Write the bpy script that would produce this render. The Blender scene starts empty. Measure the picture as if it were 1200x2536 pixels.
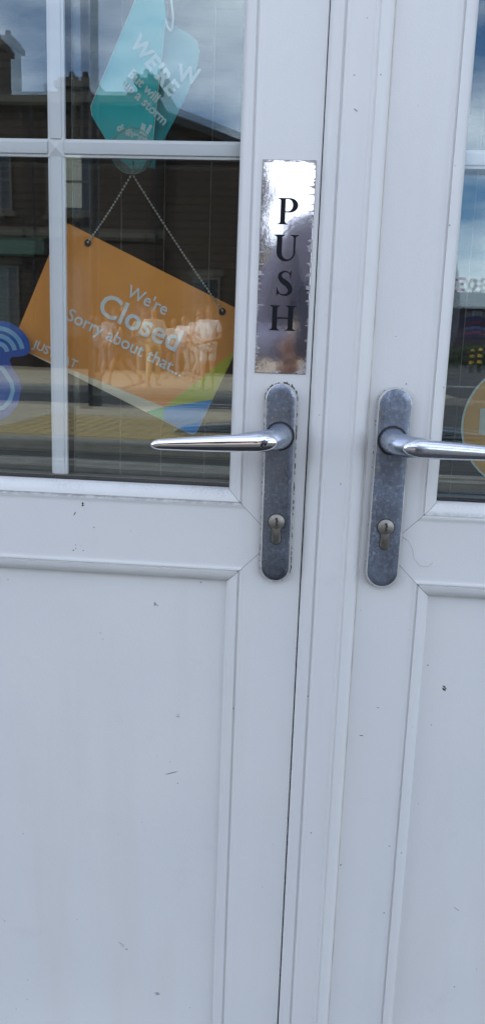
import bpy, bmesh, math, random
from mathutils import Matrix, Vector
random.seed(7)
R_ = math.radians
scene = bpy.context.scene

# ------------------------------------------------------------------ camera
F, CXP, CYP = 1980.0, 600.0, 1268.0
YAW, PITCH, ROLL = 0.0794840, -0.2022078, -0.0357146
CAM_D, CAM_Z = 0.84583, 1.02
camd = bpy.data.cameras.new('camera')
cam = bpy.data.objects.new('camera', camd)
scene.collection.objects.link(cam)
scene.camera = cam
RM = (Matrix.Rotation(YAW, 3, 'Z') @ Matrix.Rotation(PITCH, 3, 'X') @ Matrix.Rotation(ROLL, 3, 'Y'))
cam.matrix_world = Matrix.Translation((0, -CAM_D, CAM_Z)) @ (RM @ Matrix.Rotation(math.pi/2, 3, 'X')).to_4x4()
camd.sensor_fit = 'VERTICAL'
camd.sensor_height = 36.0
camd.lens = 36.0 * F / 2536.0
camd.clip_start = 0.02
camd.clip_end = 600.0

# ------------------------------------------------------------------ sky and sun
world = bpy.data.worlds.new('World'); scene.world = world
world.use_nodes = True
wt = world.node_tree; wn = wt.nodes; wl = wt.links; wn.clear()
SUN_EL = R_(40)
sun_dir = Vector((-0.86, 0.50, 0.0)).normalized() * math.cos(SUN_EL) + Vector((0, 0, math.sin(SUN_EL)))
sky = wn.new('ShaderNodeTexSky'); sky.sky_type = 'NISHITA'; sky.sun_disc = False
sky.sun_elevation = SUN_EL; sky.sun_rotation = math.atan2(sun_dir.x, sun_dir.y)
sky.air_density = 1.0; sky.dust_density = 0.1; sky.ozone_density = 3.0
tc = wn.new('ShaderNodeTexCoord')
mp = wn.new('ShaderNodeMapping'); mp.inputs['Scale'].default_value = (1.0, 1.0, 2.6); mp.inputs['Location'].default_value = (3.7887, -4.0255, -3.6403)
nz = wn.new('ShaderNodeTexNoise'); nz.inputs['Scale'].default_value = 3.4; nz.inputs['Detail'].default_value = 7; nz.inputs['Roughness'].default_value = 0.52
cr = wn.new('ShaderNodeValToRGB'); cr.color_ramp.elements[0].position = 0.36; cr.color_ramp.elements[1].position = 0.70
mxw = wn.new('ShaderNodeMixRGB'); mxw.inputs['Color2'].default_value = (25.0, 25.8, 27.2, 1)
bg = wn.new('ShaderNodeBackground'); bg.inputs['Strength'].default_value = 0.115
wo = wn.new('ShaderNodeOutputWorld')
wl.new(tc.outputs['Generated'], mp.inputs['Vector']); wl.new(mp.outputs[0], nz.inputs['Vector'])
wl.new(nz.outputs['Fac'], cr.inputs[0]); 
sxz = wn.new('ShaderNodeSeparateXYZ'); wl.new(tc.outputs['Generated'], sxz.inputs[0])
thin = wn.new('ShaderNodeMapRange'); thin.inputs['From Min'].default_value = 0.0; thin.inputs['From Max'].default_value = 1.0; thin.inputs['To Min'].default_value = 1.0; thin.inputs['To Max'].default_value = 0.3
wl.new(sxz.outputs[2], thin.inputs['Value'])
cm_ = wn.new('ShaderNodeMath'); cm_.operation = 'MULTIPLY'; wl.new(cr.outputs[0], cm_.inputs[0]); wl.new(thin.outputs[0], cm_.inputs[1])
wl.new(cm_.outputs[0], mxw.inputs['Fac'])
tint = wn.new('ShaderNodeMixRGB'); tint.blend_type = 'MULTIPLY'; tint.inputs['Fac'].default_value = 1.0; tint.inputs['Color2'].default_value = (0.94, 1.16, 1.38, 1)
wl.new(sky.outputs[0], tint.inputs['Color1']); wl.new(tint.outputs[0], mxw.inputs['Color1']); wl.new(mxw.outputs[0], bg.inputs['Color']); wl.new(bg.outputs[0], wo.inputs[0])

sund = bpy.data.lights.new('sun', 'SUN'); sund.energy = 4.0; sund.angle = R_(0.5); sund.color = (1.0, 0.93, 0.82)
sun = bpy.data.objects.new('sun', sund); scene.collection.objects.link(sun)
sun.rotation_euler = sun_dir.to_track_quat('Z', 'Y').to_euler(); sun.location = (-20, 12, 20)

vs = scene.view_settings
vs.view_transform = 'Standard'; vs.look = 'None'; vs.gamma = 1.0; vs.use_curve_mapping = False; vs.exposure = 0.49
scene.cycles.max_bounces = 14; scene.cycles.transparent_max_bounces = 24; scene.cycles.glossy_bounces = 6
scene.cycles.caustics_reflective = False; scene.cycles.caustics_refractive = False

# ------------------------------------------------------------------ helpers
C = scene.collection
def P(px, py, y=0.0):
    """point of the world seen at a photograph pixel on the plane at depth y"""
    d = RM @ Vector(((px-CXP)/F, 1.0, -(py-CYP)/F))
    t = (CAM_D + y) / d.y
    return Vector((d.x*t, y, CAM_Z + d.z*t))

def tagp(o, label=None, cat=None, group=None, kind=None):
    if label: o['label'] = label
    if cat: o['category'] = cat
    if group: o['group'] = group
    if kind: o['kind'] = kind
    return o
def empty(name, loc=(0, 0, 0), rz=0, label=None, cat=None, group=None, kind=None):
    o = bpy.data.objects.new(name, None); o.location = loc; o.rotation_euler = (0, 0, rz)
    o.empty_display_size = 0.05
    C.objects.link(o); return tagp(o, label, cat, group, kind)
def link(name, me, m=None, parent=None):
    o = bpy.data.objects.new(name, me); C.objects.link(o)
    if m: me.materials.clear(); me.materials.append(m)
    if parent: o.parent = parent
    return o
class MB:
    def __init__(s): s.v = []; s.f = []
    def add(s, vs, fs):
        b = len(s.v); s.v += [tuple(v) for v in vs]; s.f += [tuple(b+i for i in f) for f in fs]; return s
    def box(s, x0, x1, y0, y1, z0, z1):
        return s.add([(x, y, z) for z in (z0, z1) for y in (y0, y1) for x in (x0, x1)],
                     [(0,2,3,1),(4,5,7,6),(0,1,5,4),(2,6,7,3),(0,4,6,2),(1,3,7,5)])
    def prism(s, poly, y0, y1):
        n = len(poly)
        s.add([(x, y0, z) for x, z in poly] + [(x, y1, z) for x, z in poly],
              [tuple(range(n)), tuple(range(2*n-1, n-1, -1))] + [(i, i+n, (i+1) % n+n, (i+1) % n) for i in range(n)])
        return s
    def rings(s, rings, caps=True):
        n = len(rings[0]); b = len(s.v)
        for r in rings: s.v += [tuple(p) for p in r]
        for k in range(len(rings)-1):
            for i in range(n):
                j = (i+1) % n
                s.f.append((b+k*n+i, b+k*n+j, b+(k+1)*n+j, b+(k+1)*n+i))
        if caps:
            s.f.append(tuple(b+i for i in reversed(range(n)))); s.f.append(tuple(b+(len(rings)-1)*n+i for i in range(n)))
        return s
    def tube(s, pts, rad, n=10, caps=True):
        pts = [Vector(p) for p in pts]; rings = []
        up = Vector((0.12, 0.2, 0.97))
        for i, p in enumerate(pts):
            t = (pts[min(i+1, len(pts)-1)] - pts[max(i-1, 0)]).normalized()
            a = t.cross(up)
            if a.length < 1e-3: a = t.cross(Vector((1, 0, 0)))
            a.normalize(); b = t.cross(a)
            r = rad[i] if isinstance(rad, (list, tuple)) else rad
            ra, rb = r if isinstance(r, tuple) else (r, r)
            rings.append([p + a*math.cos(2*math.pi*k/n)*ra + b*math.sin(2*math.pi*k/n)*rb for k in range(n)])
        return s.rings(rings, caps)
    def sphere(s, c, r, n=8, m=6, sc=(1, 1, 1)):
        c = Vector(c); rings = []
        for i in range(m+1):
            a = -math.pi/2 + math.pi*i/m
            rr = max(math.cos(a), 0.02)*r
            rings.append([c+Vector((rr*math.cos(2*math.pi*k/n)*sc[0], rr*math.sin(2*math.pi*k/n)*sc[1], math.sin(a)*r*sc[2])) for k in range(n)])
        return s.rings(rings)
    def build(s, name, m=None, parent=None, smooth=None, bevel=None):
        me = bpy.data.meshes.new(name); me.from_pydata(s.v, [], s.f); me.update()
        bm = bmesh.new(); bm.from_mesh(me)
        bmesh.ops.recalc_face_normals(bm, faces=bm.faces)
        if bevel: bmesh.ops.bevel(bm, geom=bm.edges[:], offset=bevel, segments=2, affect='EDGES', profile=0.6)
        bm.to_mesh(me); bm.free()
        if smooth:
            me.shade_smooth(); me.set_sharp_from_angle(angle=R_(smooth))
        return link(name, me, m, parent)

# ------------------------------------------------------------------ materials
def mat(name, col=(0.8,)*3, rough=0.5, metal=0.0, spec=0.5, var=0.0, vscale=8.0, bump=0.0, bscale=60.0, coat=0.0, alpha=1.0, trans=0.0, bdist=0.001):
    m = bpy.data.materials.new(name); m.use_nodes = True
    t = m.node_tree; b = t.nodes['Principled BSDF']
    b.inputs['Base Color'].default_value = (*col, 1); b.inputs['Roughness'].default_value = rough
    b.inputs['Metallic'].default_value = metal; b.inputs['Specular IOR Level'].default_value = spec
    b.inputs['Coat Weight'].default_value = coat; b.inputs['Alpha'].default_value = alpha
    b.inputs['Transmission Weight'].default_value = trans
    g = t.nodes.new('ShaderNodeNewGeometry')
    if var:
        n = t.nodes.new('ShaderNodeTexNoise'); n.inputs['Scale'].default_value = vscale; n.inputs['Detail'].default_value = 6
        r = t.nodes.new('ShaderNodeMapRange'); r.inputs['From Min'].default_value = 0.3; r.inputs['From Max'].default_value = 0.7
        r.inputs['To Min'].default_value = 1-var; r.inputs['To Max'].default_value = 1+var
        x = t.nodes.new('ShaderNodeVectorMath'); x.operation = 'SCALE'; x.inputs[0].default_value = col
        t.links.new(g.outputs['Position'], n.inputs['Vector']); t.links.new(n.outputs['Fac'], r.inputs['Value'])
        t.links.new(r.outputs[0], x.inputs['Scale']); t.links.new(x.outputs[0], b.inputs['Base Color'])
    if bump:
        n = t.nodes.new('ShaderNodeTexNoise'); n.inputs['Scale'].default_value = bscale; n.inputs['Detail'].default_value = 4
        u = t.nodes.new('ShaderNodeBump'); u.inputs['Strength'].default_value = bump; u.inputs['Distance'].default_value = bdist
        t.links.new(g.outputs['Position'], n.inputs['Vector']); t.links.new(n.outputs['Fac'], u.inputs['Height']); t.links.new(u.outputs[0], b.inputs['Normal'])
    return m
class NT:
    """small node helper"""
    def __init__(s, m): s.t = m.node_tree; s.b = s.t.nodes['Principled BSDF']; s.g = s.t.nodes.new('ShaderNodeNewGeometry')
    def n(s, kind, **kw):
        x = s.t.nodes.new(kind)
        for k, v in kw.items():
            if k in ('operation', 'blend_type', 'feature', 'distance', 'data_type', 'interpolation_type', 'offset', 'squash'): setattr(x, k, v)
            else: x.inputs[k.replace('_', ' ')].default_value = v
        return x
    def l(s, a, b): s.t.links.new(a, b)
    def pos(s, scale=(1, 1, 1), loc=(0, 0, 0)):
        m = s.t.nodes.new('ShaderNodeMapping'); m.inputs['Scale'].default_value = scale; m.inputs['Location'].default_value = loc
        s.l(s.g.outputs['Position'], m.inputs['Vector']); return m.outputs[0]
    def noise(s, scale, detail=4, rough=0.5, vec=None):
        x = s.n('ShaderNodeTexNoise', Scale=scale, Detail=detail, Roughness=rough); s.l(vec or s.g.outputs['Position'], x.inputs['Vector']); return x.outputs['Fac']
    def ramp(s, v, a, b, lo=0.0, hi=1.0):
        x = s.n('ShaderNodeMapRange', From_Min=a, From_Max=b, To_Min=lo, To_Max=hi); s.l(v, x.inputs['Value']); return x.outputs[0]
    def math(s, op, a, b=None):
        x = s.t.nodes.new('ShaderNodeMath'); x.operation = op
        for i, q in enumerate((a, b)):
            if q is None: continue
            if isinstance(q, (int, float)): x.inputs[i].default_value = q
            else: s.l(q, x.inputs[i])
        return x.outputs[0]
    def mix(s, f, a, b, kind='MIX'):
        x = s.t.nodes.new('ShaderNodeMixRGB'); x.blend_type = kind
        for i, q in ((0, f), (1, a), (2, b)):
            if isinstance(q, (int, float)): x.inputs[i].default_value = q
            elif isinstance(q, tuple): x.inputs[i].default_value = (*q, 1)
            else: s.l(q, x.inputs[i])
        return x.outputs[0]
    def sepz(s):
        x = s.t.nodes.new('ShaderNodeSeparateXYZ'); s.l(s.g.outputs['Position'], x.inputs[0]); return x.outputs

def pvc(name, dirt=None):
    m = mat(name, (0.8, 0.8, 0.79), 0.34); k = NT(m)
    big = k.ramp(k.noise(5.0, 3), 0.3, 0.7)
    col = k.mix(big, (0.80, 0.80, 0.785), (0.765, 0.772, 0.77))
    # faint yellowed smears
    sm = k.math('MULTIPLY', k.ramp(k.noise(2.2, 5, 0.6, k.pos((6, 6, 1))), 0.50, 0.75), 0.35)
    col = k.mix(sm, col, (0.72, 0.68, 0.64))
    drip = k.math('MULTIPLY', k.ramp(k.noise(30, 4, 0.6, k.pos((1, 1, 0.05))), 0.56, 0.76), k.ramp(k.noise(3.5, 4), 0.45, 0.65))
    col = k.mix(k.math('MULTIPLY', drip, 0.13), col, (0.52, 0.52, 0.51))
    hand_ = k.math('MULTIPLY', k.ramp(k.noise(11, 6, 0.7), 0.60, 0.78), 0.22)
    col = k.mix(hand_, col, (0.56, 0.54, 0.53))
    # tiny dark specks and nicks
    v = k.n('ShaderNodeTexVoronoi', Scale=75.0); k.l(k.g.outputs['Position'], v.inputs['Vector'])
    msk = k.ramp(v.outputs['Distance'], 0.045, 0.085, 1, 0)
    gate = k.ramp(k.noise(19.0, 2), 0.55, 0.62)
    sx = k.t.nodes.new('ShaderNodeSeparateColor'); k.l(v.outputs['Color'], sx.inputs[0])
    g2 = k.math('GREATER_THAN', sx.outputs[0], 0.55)
    msk = k.math('MULTIPLY', k.math('MULTIPLY', msk, gate), g2)
    col = k.mix(k.math('MULTIPLY', msk, 0.8), col, (0.16, 0.17, 0.18))
    # hairline scuffs
    sc = k.noise(40, 6, 0.7, k.pos((1, 1, 0.12)))
    msk2 = k.math('MULTIPLY', k.ramp(sc, 0.70, 0.76), 0.25)
    col = k.mix(msk2, col, (0.45, 0.46, 0.47))
    if dirt:
        z0, z1 = dirt
        o = k.sepz()
        fine = k.ramp(k.noise(420, 6, 0.75, k.pos((1, 1, 2.2))), 0.44, 0.66)
        lane = k.ramp(k.noise(16, 4, 0.6, k.pos((1, 1, 0.3))), 0.42, 0.66, 0.1, 1.0)
        topd = k.math('MULTIPLY', k.math('MULTIPLY', k.ramp(o[2], z1-0.013, z1-0.003), k.ramp(o[2], z1+0.004, z1)), k.math('MULTIPLY', fine, lane))
        grv = k.math('MULTIPLY', k.math('MULTIPLY', k.ramp(o[2], z0-0.0015, z0+0.0008), k.ramp(o[2], z0+0.0042, z0+0.0015)), k.ramp(k.noise(90, 5, 0.7), 0.38, 0.6))
        d = k.math('MINIMUM', k.math('ADD', k.math('MULTIPLY', topd, 0.85), k.math('MULTIPLY', grv, 0.5)), 0.85)
        col = k.mix(d, col, (0.25, 0.26, 0.27))
    k.l(col, k.b.inputs['Base Color'])
    k.l(k.ramp(k.noise(14, 5), 0.3, 0.7, 0.28, 0.42), k.b.inputs['Roughness'])
    u = k.n('ShaderNodeBump', Strength=0.25, Distance=0.0006); k.l(k.noise(420, 2), u.inputs['Height'])
    u2 = k.n('ShaderNodeBump', Strength=0.3, Distance=0.004); k.l(k.noise(9, 2), u2.inputs['Height']); k.l(u.outputs[0], u2.inputs['Normal'])
    k.l(u2.outputs[0], k.b.inputs['Normal'])
    return m
M = {}
M['pvc'] = pvc('white_pvc'); M['pvc_rail'] = pvc('white_pvc_rail', (0.8535, 0.8715))
M['bar'] = mat('bar_white', (0.80, 0.80, 0.84), 0.3)
M['seam'] = mat('grey_weld_seam', (0.20, 0.20, 0.20), 0.8)
M['dark'] = mat('black_rubber', (0.02, 0.02, 0.022), 0.6)
M['spacer'] = mat('silver_spacer', (0.30, 0.30, 0.31), 0.35, 0.9)
M['dirt'] = mat('black_grime', (0.04, 0.038, 0.035), 0.9)
M['black_ink'] = mat('black_letter_ink', (0.006, 0.007, 0.011), 0.5, spec=0.2)

def chrome(name, base, r0, spots=0.5, haze=0.0, bump=0.12, bs=40, hazecol=(0.45, 0.52, 0.62), seed=0.0):
    m = mat(name, base, r0, 1.0); k = NT(m)
    p = k.pos((1, 1, 1), (seed, seed, seed))
    cl = k.ramp(k.noise(34, 9, 0.62, p), 0.36, 0.72)
    fine = k.ramp(k.noise(300, 6, 0.65, p), 0.42, 0.72)
    vf = k.ramp(k.noise(850, 5, 0.65, p), 0.42, 0.68)
    hz = k.math('MULTIPLY', k.math('MINIMUM', k.math('ADD', 0.22, k.math('ADD', k.math('MULTIPLY', cl, 0.45), k.math('MULTIPLY', k.math('MULTIPLY', fine, k.math('ADD', cl, 0.3)), 0.6))), 1.0), haze)
    col = k.mix(hz, base, hazecol)
    fl = k.math('MULTIPLY', k.ramp(k.noise(210, 6, 0.7, p), 0.50, 0.68), k.ramp(k.noise(26, 5, 0.6, p), 0.34, 0.58, 0.25, 1.0))
    col = k.mix(k.math('MULTIPLY', k.math('MULTIPLY', k.math('MAXIMUM', fl, k.math('MULTIPLY', vf, k.math('MULTIPLY', cl, 0.5))), haze), 0.95), col, (0.48, 0.54, 0.64))
    pit = k.ramp(k.noise(650, 3, 0.6, p), 0.71, 0.74)
    col = k.mix(k.math('MULTIPLY', pit, spots), col, (0.04, 0.04, 0.045))
    k.l(col, k.b.inputs['Base Color'])
    k.l(k.math('SUBTRACT', 1.0, k.math('MULTIPLY', hz, 0.5)), k.b.inputs['Metallic'])
    k.l(k.math('ADD', r0, k.math('MULTIPLY', hz, 0.45)), k.b.inputs['Roughness'])
    u = k.n('ShaderNodeBump', Strength=bump, Distance=0.0015); k.l(k.noise(bs, 3), u.inputs['Height']); k.l(u.outputs[0], k.b.inputs['Normal'])
    return m
M['lever'] = chrome('polished_chrome', (0.86, 0.86, 0.88), 0.05, 0.6, 0.03, 0.02)
M['lever_r'] = chrome('pitted_chrome', (0.80, 0.82, 0.86), 0.08, 0.9, 0.35, 0.05, seed=3.0)
M['plate'] = chrome('hazy_chrome_plate', (0.27, 0.30, 0.36), 0.15, 0.35, 0.8, 0.05, 20, (0.085, 0.11, 0.155), 1.0)
M['plate_r'] = chrome('worn_chrome_plate', (0.28, 0.31, 0.37), 0.18, 0.35, 1.0, 0.05, 20, (0.12, 0.15, 0.21), 5.0)
M['rim'] = chrome('bright_chrome_rim', (0.78, 0.77, 0.74), 0.10, 0.3, 0.08, 0.06, seed=2.0)
M['neck'] = chrome('dull_chrome_neck', (0.46, 0.50, 0.57), 0.20, 0.3, 0.5, 0.05, hazecol=(0.16, 0.20, 0.27), seed=4.0)
M['nickel'] = mat('satin_nickel', (0.34, 0.32, 0.285), 0.42, 0.8, var=0.08, vscale=200)
M['nickel2'] = mat('dark_nickel', (0.22, 0.21, 0.19), 0.4, 1.0)

# push plate: mirror polished, worn along its edges
def push_mat():
    m = mat('polished_push_plate', (0.66, 0.65, 0.69), 0.07, 1.0); k = NT(m)
    o = k.sepz()
    cx, cz, hw, hh = -0.0333, 1.0995, 0.0262, 0.104
    dx = k.math('SUBTRACT', hw, k.math('ABSOLUTE', k.math('SUBTRACT', o[0], cx)))
    dz = k.math('SUBTRACT', hh, k.math('ABSOLUTE', k.math('SUBTRACT', o[2], cz)))
    e = k.math('MINIMUM', dx, dz)
    n = k.noise(260, 5, 0.7, k.pos((0.28, 1, 1.0)))
    reach = k.ramp(n, 0.50, 0.80, -0.0006, 0.0135)
    wear = k.ramp(k.math('SUBTRACT', reach, e), 0.0, 0.0006)
    n2 = k.ramp(k.noise(700, 3), 0.45, 0.6)
    worncol = k.mix(n2, (0.52, 0.50, 0.49), (0.20, 0.18, 0.18))
    k.l(k.mix(k.math('MULTIPLY', wear, 0.85), (0.66, 0.65, 0.69), worncol), k.b.inputs['Base Color'])
    k.l(k.math('SUBTRACT', 1.0, k.math('MULTIPLY', wear, 0.8)), k.b.inputs['Metallic'])
    k.l(k.math('ADD', 0.06, k.math('MULTIPLY', wear, 0.5)), k.b.inputs['Roughness'])
    u = k.n('ShaderNodeBump', Strength=0.10, Distance=0.0010); k.l(k.noise(28, 2), u.inputs['Height'])
    u2 = k.n('ShaderNodeBump', Strength=0.05, Distance=0.0003); k.l(k.noise(300, 3), u2.inputs['Height']); k.l(u.outputs[0], u2.inputs['Normal'])
    k.l(u2.outputs[0], k.b.inputs['Normal'])
    return m
M['push'] = push_mat()

def glass_mat(name, tint, f0, bump):
    m = bpy.data.materials.new(name); m.use_nodes = True; t = m.node_tree; t.nodes.clear()
    g = t.nodes.new('ShaderNodeNewGeometry'); d = t.nodes.new('ShaderNodeVectorMath'); d.operation = 'DOT_PRODUCT'
    t.links.new(g.outputs['Incoming'], d.inputs[0]); t.links.new(g.outputs['Normal'], d.inputs[1])
    def mth(op, a, b=None):
        x = t.nodes.new('ShaderNodeMath'); x.operation = op
        for i, q in enumerate((a, b)):
            if q is None: continue
            if isinstance(q, (int, float)): x.inputs[i].default_value = q
            else: t.links.new(q, x.inputs[i])
        return x.outputs[0]
    a = mth('POWER', mth('SUBTRACT', 1.0, mth('ABSOLUTE', d.outputs['Value'])), 5.0)
    fac = mth('ADD', f0, mth('MULTIPLY', a, 1-f0))
    gl = t.nodes.new('ShaderNodeBsdfGlossy'); gl.inputs['Roughness'].default_value = 0.0; gl.inputs['Color'].default_value = (0.88, 0.96, 1.0, 1)
    tr = t.nodes.new('ShaderNodeBsdfTransparent'); tr.inputs['Color'].default_value = (*tint, 1)
    n = t.nodes.new('ShaderNodeTexNoise'); n.inputs['Scale'].default_value = 9; n.inputs['Detail'].default_value = 1
    u = t.nodes.new('ShaderNodeBump'); u.inputs['Strength'].default_value = bump; u.inputs['Distance'].default_value = 0.002
    t.links.new(g.outputs['Position'], n.inputs['Vector']); t.links.new(n.outputs['Fac'], u.inputs['Height']); t.links.new(u.outputs[0], gl.inputs['Normal'])
    mx = t.nodes.new('ShaderNodeMixShader'); o = t.nodes.new('ShaderNodeOutputMaterial')
    t.links.new(fac, mx.inputs[0]); t.links.new(tr.outputs[0], mx.inputs[1]); t.links.new(gl.outputs[0], mx.inputs[2]); t.links.new(mx.outputs[0], o.inputs[0])
    return m
M['glass'] = glass_mat('outer_window_glass', (0.97, 0.985, 0.975), 0.070, 0.02)
M['glass2'] = glass_mat('inner_window_glass', (0.97, 0.985, 0.975), 0.075, 0.03)

# ------------------------------------------------------------------ GROUND AND STREET (seen mirrored in the glass and chrome)
def noise_mat(name, c1, c2, sc, rough=0.8, sc2=None):
    m = mat(name, c1, rough); k = NT(m)
    v = k.ramp(k.noise(sc, 7, 0.65), 0.35, 0.65)
    c = k.mix(v, c1, c2)
    if sc2:
        c = k.mix(k.math('MULTIPLY', k.ramp(k.noise(sc2, 3), 0.4, 0.7), 0.5), c, tuple(x*0.55 for x in c1))
    k.l(c, k.b.inputs['Base Color']); return m
M['asphalt'] = noise_mat('road_asphalt', (0.075, 0.072, 0.068), (0.045, 0.045, 0.046), 3.0, 0.85, 0.5)
M['paving'] = noise_mat('pale_concrete_paving', (0.16, 0.145, 0.125), (0.11, 0.10, 0.09), 2.5, 0.8, 0.7)
M['tactile'] = noise_mat('buff_tactile_paving', (0.48, 0.36, 0.17), (0.38, 0.29, 0.15), 4.0)
M['kerb'] = noise_mat('granite_kerb', (0.33, 0.32, 0.30), (0.22, 0.22, 0.21), 9.0)
M['yellow'] = noise_mat('yellow_road_paint', (0.62, 0.42, 0.06), (0.42, 0.30, 0.06), 14.0, 0.6)
M['white_paint'] = noise_mat('white_road_paint', (0.72, 0.72, 0.70), (0.5, 0.5, 0.49), 14.0, 0.6)
def brick_mat(name, c1, c2, mortar):
    m = mat(name, c1, 0.85); k = NT(m)
    mp_ = k.t.nodes.new('ShaderNodeMapping'); mp_.inputs['Rotation'].default_value = (R_(90), 0, 0)
    k.l(k.g.outputs['Position'], mp_.inputs['Vector'])
    b = k.n('ShaderNodeTexBrick', Scale=1.0, Mortar_Size=0.012); b.inputs['Brick Width'].default_value = 0.225; b.inputs['Row Height'].default_value = 0.075
    b.inputs['Color1'].default_value = (*c1, 1); b.inputs['Color2'].default_value = (*c2, 1); b.inputs['Mortar'].default_value = (*mortar, 1)
    k.l(mp_.outputs[0], b.inputs['Vector'])
    st = k.ramp(k.noise(0.6, 6, 0.6), 0.35, 0.7)
    k.l(k.mix(k.math('MULTIPLY', st, 0.6), b.outputs[0], tuple(x*0.4 for x in c1)), k.b.inputs['Base Color']); return m
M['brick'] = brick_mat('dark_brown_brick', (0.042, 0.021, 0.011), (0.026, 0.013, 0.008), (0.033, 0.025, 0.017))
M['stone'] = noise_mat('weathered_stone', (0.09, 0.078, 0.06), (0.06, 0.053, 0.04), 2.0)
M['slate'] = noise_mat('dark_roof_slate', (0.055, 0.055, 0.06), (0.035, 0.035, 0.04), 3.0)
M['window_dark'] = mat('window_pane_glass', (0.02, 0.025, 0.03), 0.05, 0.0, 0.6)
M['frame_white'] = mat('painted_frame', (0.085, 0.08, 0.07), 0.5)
M['render_wall'] = noise_mat('cream_render', (0.62, 0.58, 0.50), (0.55, 0.51, 0.44), 3.0)

M['far_paving'] = noise_mat('buff_paving', (0.55, 0.46, 0.33), (0.44, 0.37, 0.27), 1.5, 0.8, 0.5)
ground = MB().box(-260, 260, -320, 120, -0.6, -0.012).build('ground', M['asphalt']); tagp(ground, kind='structure')
road = MB().box(-120, 120, -120, -5.35, -0.30, 0.0).build('road', M['asphalt']); tagp(road, kind='structure')
# near pavement: slabs of concrete
pave = empty('pavement', (0, 0, 0), kind='structure')
MB().box(-40, 40, -5.18, 0.9, -0.3, 0.085).build('paving_bed', M['kerb'], pave)
slab_me = None
nslab = 0
for i in range(-9, 9):
    for j in range(0, 8):
        if slab_me is None:
            s0 = MB().box(-0.296, 0.296, -0.296, 0.296, -0.03, 0.012).build('paving_slab', M['paving'], pave, bevel=0.004); slab_me = s0.data; o = s0
        else:
            o = link('paving_slab', slab_me, None, pave)
        off = 0.3 if j % 2 else 0.0
        o.location = (i*0.6+0.3+off, -0.45-j*0.6, 0.088+random.uniform(-0.002, 0.002))
for i in range(-20, 20):
    if i == -20: k0 = MB().box(-0.455, 0.455, -0.075, 0.075, -0.25, 0.10).build('kerbstone', M['kerb'], pave, bevel=0.01); o = k0
    else: o = link('kerbstone', k0.data, None, pave)
    o.location = (i*0.915+0.4, -5.26, 0)
def line(name, x0, x1, y0, y1, m, zz=0.004):
    o = MB().add([(x0, y0, zz), (x1, y0, zz), (x1, y1, zz), (x0, y1, zz)], [(0, 1, 2, 3)]).build(name, m); return tagp(o, kind='structure')
line('double_yellow_line', -40, 40, -5.58, -5.48, M['yellow']); line('double_yellow_line', -40, 40, -5.80, -5.70, M['yellow'])
# traffic island with tactile paving
isl = empty('traffic_island', (0, 0, 0), kind='structure')
MB().box(-9.0, 0.6, -10.9, -6.5, -0.2, 0.11).build('island_kerb', M['kerb'], isl, bevel=0.02)
MB().box(-8.8, 0.45, -10.7, -9.0, 0.0, 0.122).build('island_paving', M['far_paving'], isl)
MB().box(-8.8, -3.2, -8.98, -6.7, 0.0, 0.122).build('island_paving', M['far_paving'], isl)
tb = MB().box(-3.18, 0.45, -8.98, -6.7, 0.0, 0.122)
for i in range(26):
    for j in range(16):
        x, y = -3.1+i*0.136, -8.9+j*0.14
        tb.rings([[(x+0.035*math.cos(a*math.pi/3), y+0.035*math.sin(a*math.pi/3), 0.121) for a in range(6)],
                  [(x+0.022*math.cos(a*math.pi/3), y+0.022*math.sin(a*math.pi/3), 0.135) for a in range(6)]])
tb.build('tactile_paving', M['tactile'], isl)
# far pavement
fp = empty('far_pavement', (0, 0, 0), kind='structure')
MB().box(-120, 3.0, -46, -15.6, -0.2, 0.10).build('far_pavement_slab', M['far_paving'], fp)
MB().box(-120, 3.2, -15.6, -15.4, -0.2, 0.13).build('far_kerb', M['kerb'], fp)
for i in range(9):
    line('white_lane_dash', 3.6+i*2.6, 5.4+i*2.6, -24.9-i*0.5, -24.5-i*0.5, M['white_paint'])
for i in range(8): line('white_lane_dash', -38+i*5.0, -35.5+i*5.0, -13.3, -13.18, M['white_paint'])
line('white_road_line', 2.0, 60, -17.2, -17.0, M['white_paint'])

dm = mat('dark_metal', (0.03, 0.03, 0.035), 0.4, 0.6)
# --- brick building across the street
VY = -26.0
bb = empty('brick_building', (-10, VY, 0), 0, 'large brown brick building with stone parapet and chimneys, mirrored in the left door glass', 'building')
def W(mb, name, m, parent=bb, **k):
    o = mb.build(name, m, parent, **k); o.matrix_parent_inverse = Matrix.Translation(-Vector(parent.location)); return o
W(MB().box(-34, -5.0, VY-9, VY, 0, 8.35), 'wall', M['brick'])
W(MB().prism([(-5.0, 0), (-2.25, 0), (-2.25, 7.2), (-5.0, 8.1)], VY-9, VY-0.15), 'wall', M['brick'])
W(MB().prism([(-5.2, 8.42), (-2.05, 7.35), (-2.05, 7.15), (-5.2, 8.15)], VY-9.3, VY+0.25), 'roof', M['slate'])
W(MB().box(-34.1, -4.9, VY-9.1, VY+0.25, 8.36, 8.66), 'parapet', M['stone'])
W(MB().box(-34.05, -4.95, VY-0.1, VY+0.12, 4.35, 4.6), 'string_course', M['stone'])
W(MB().prism([(-34, 8.66), (-5.2, 8.66), (-6.6, 9.0), (-32, 9.0)], VY-8, VY-2.0), 'roof', M['slate'])
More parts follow.
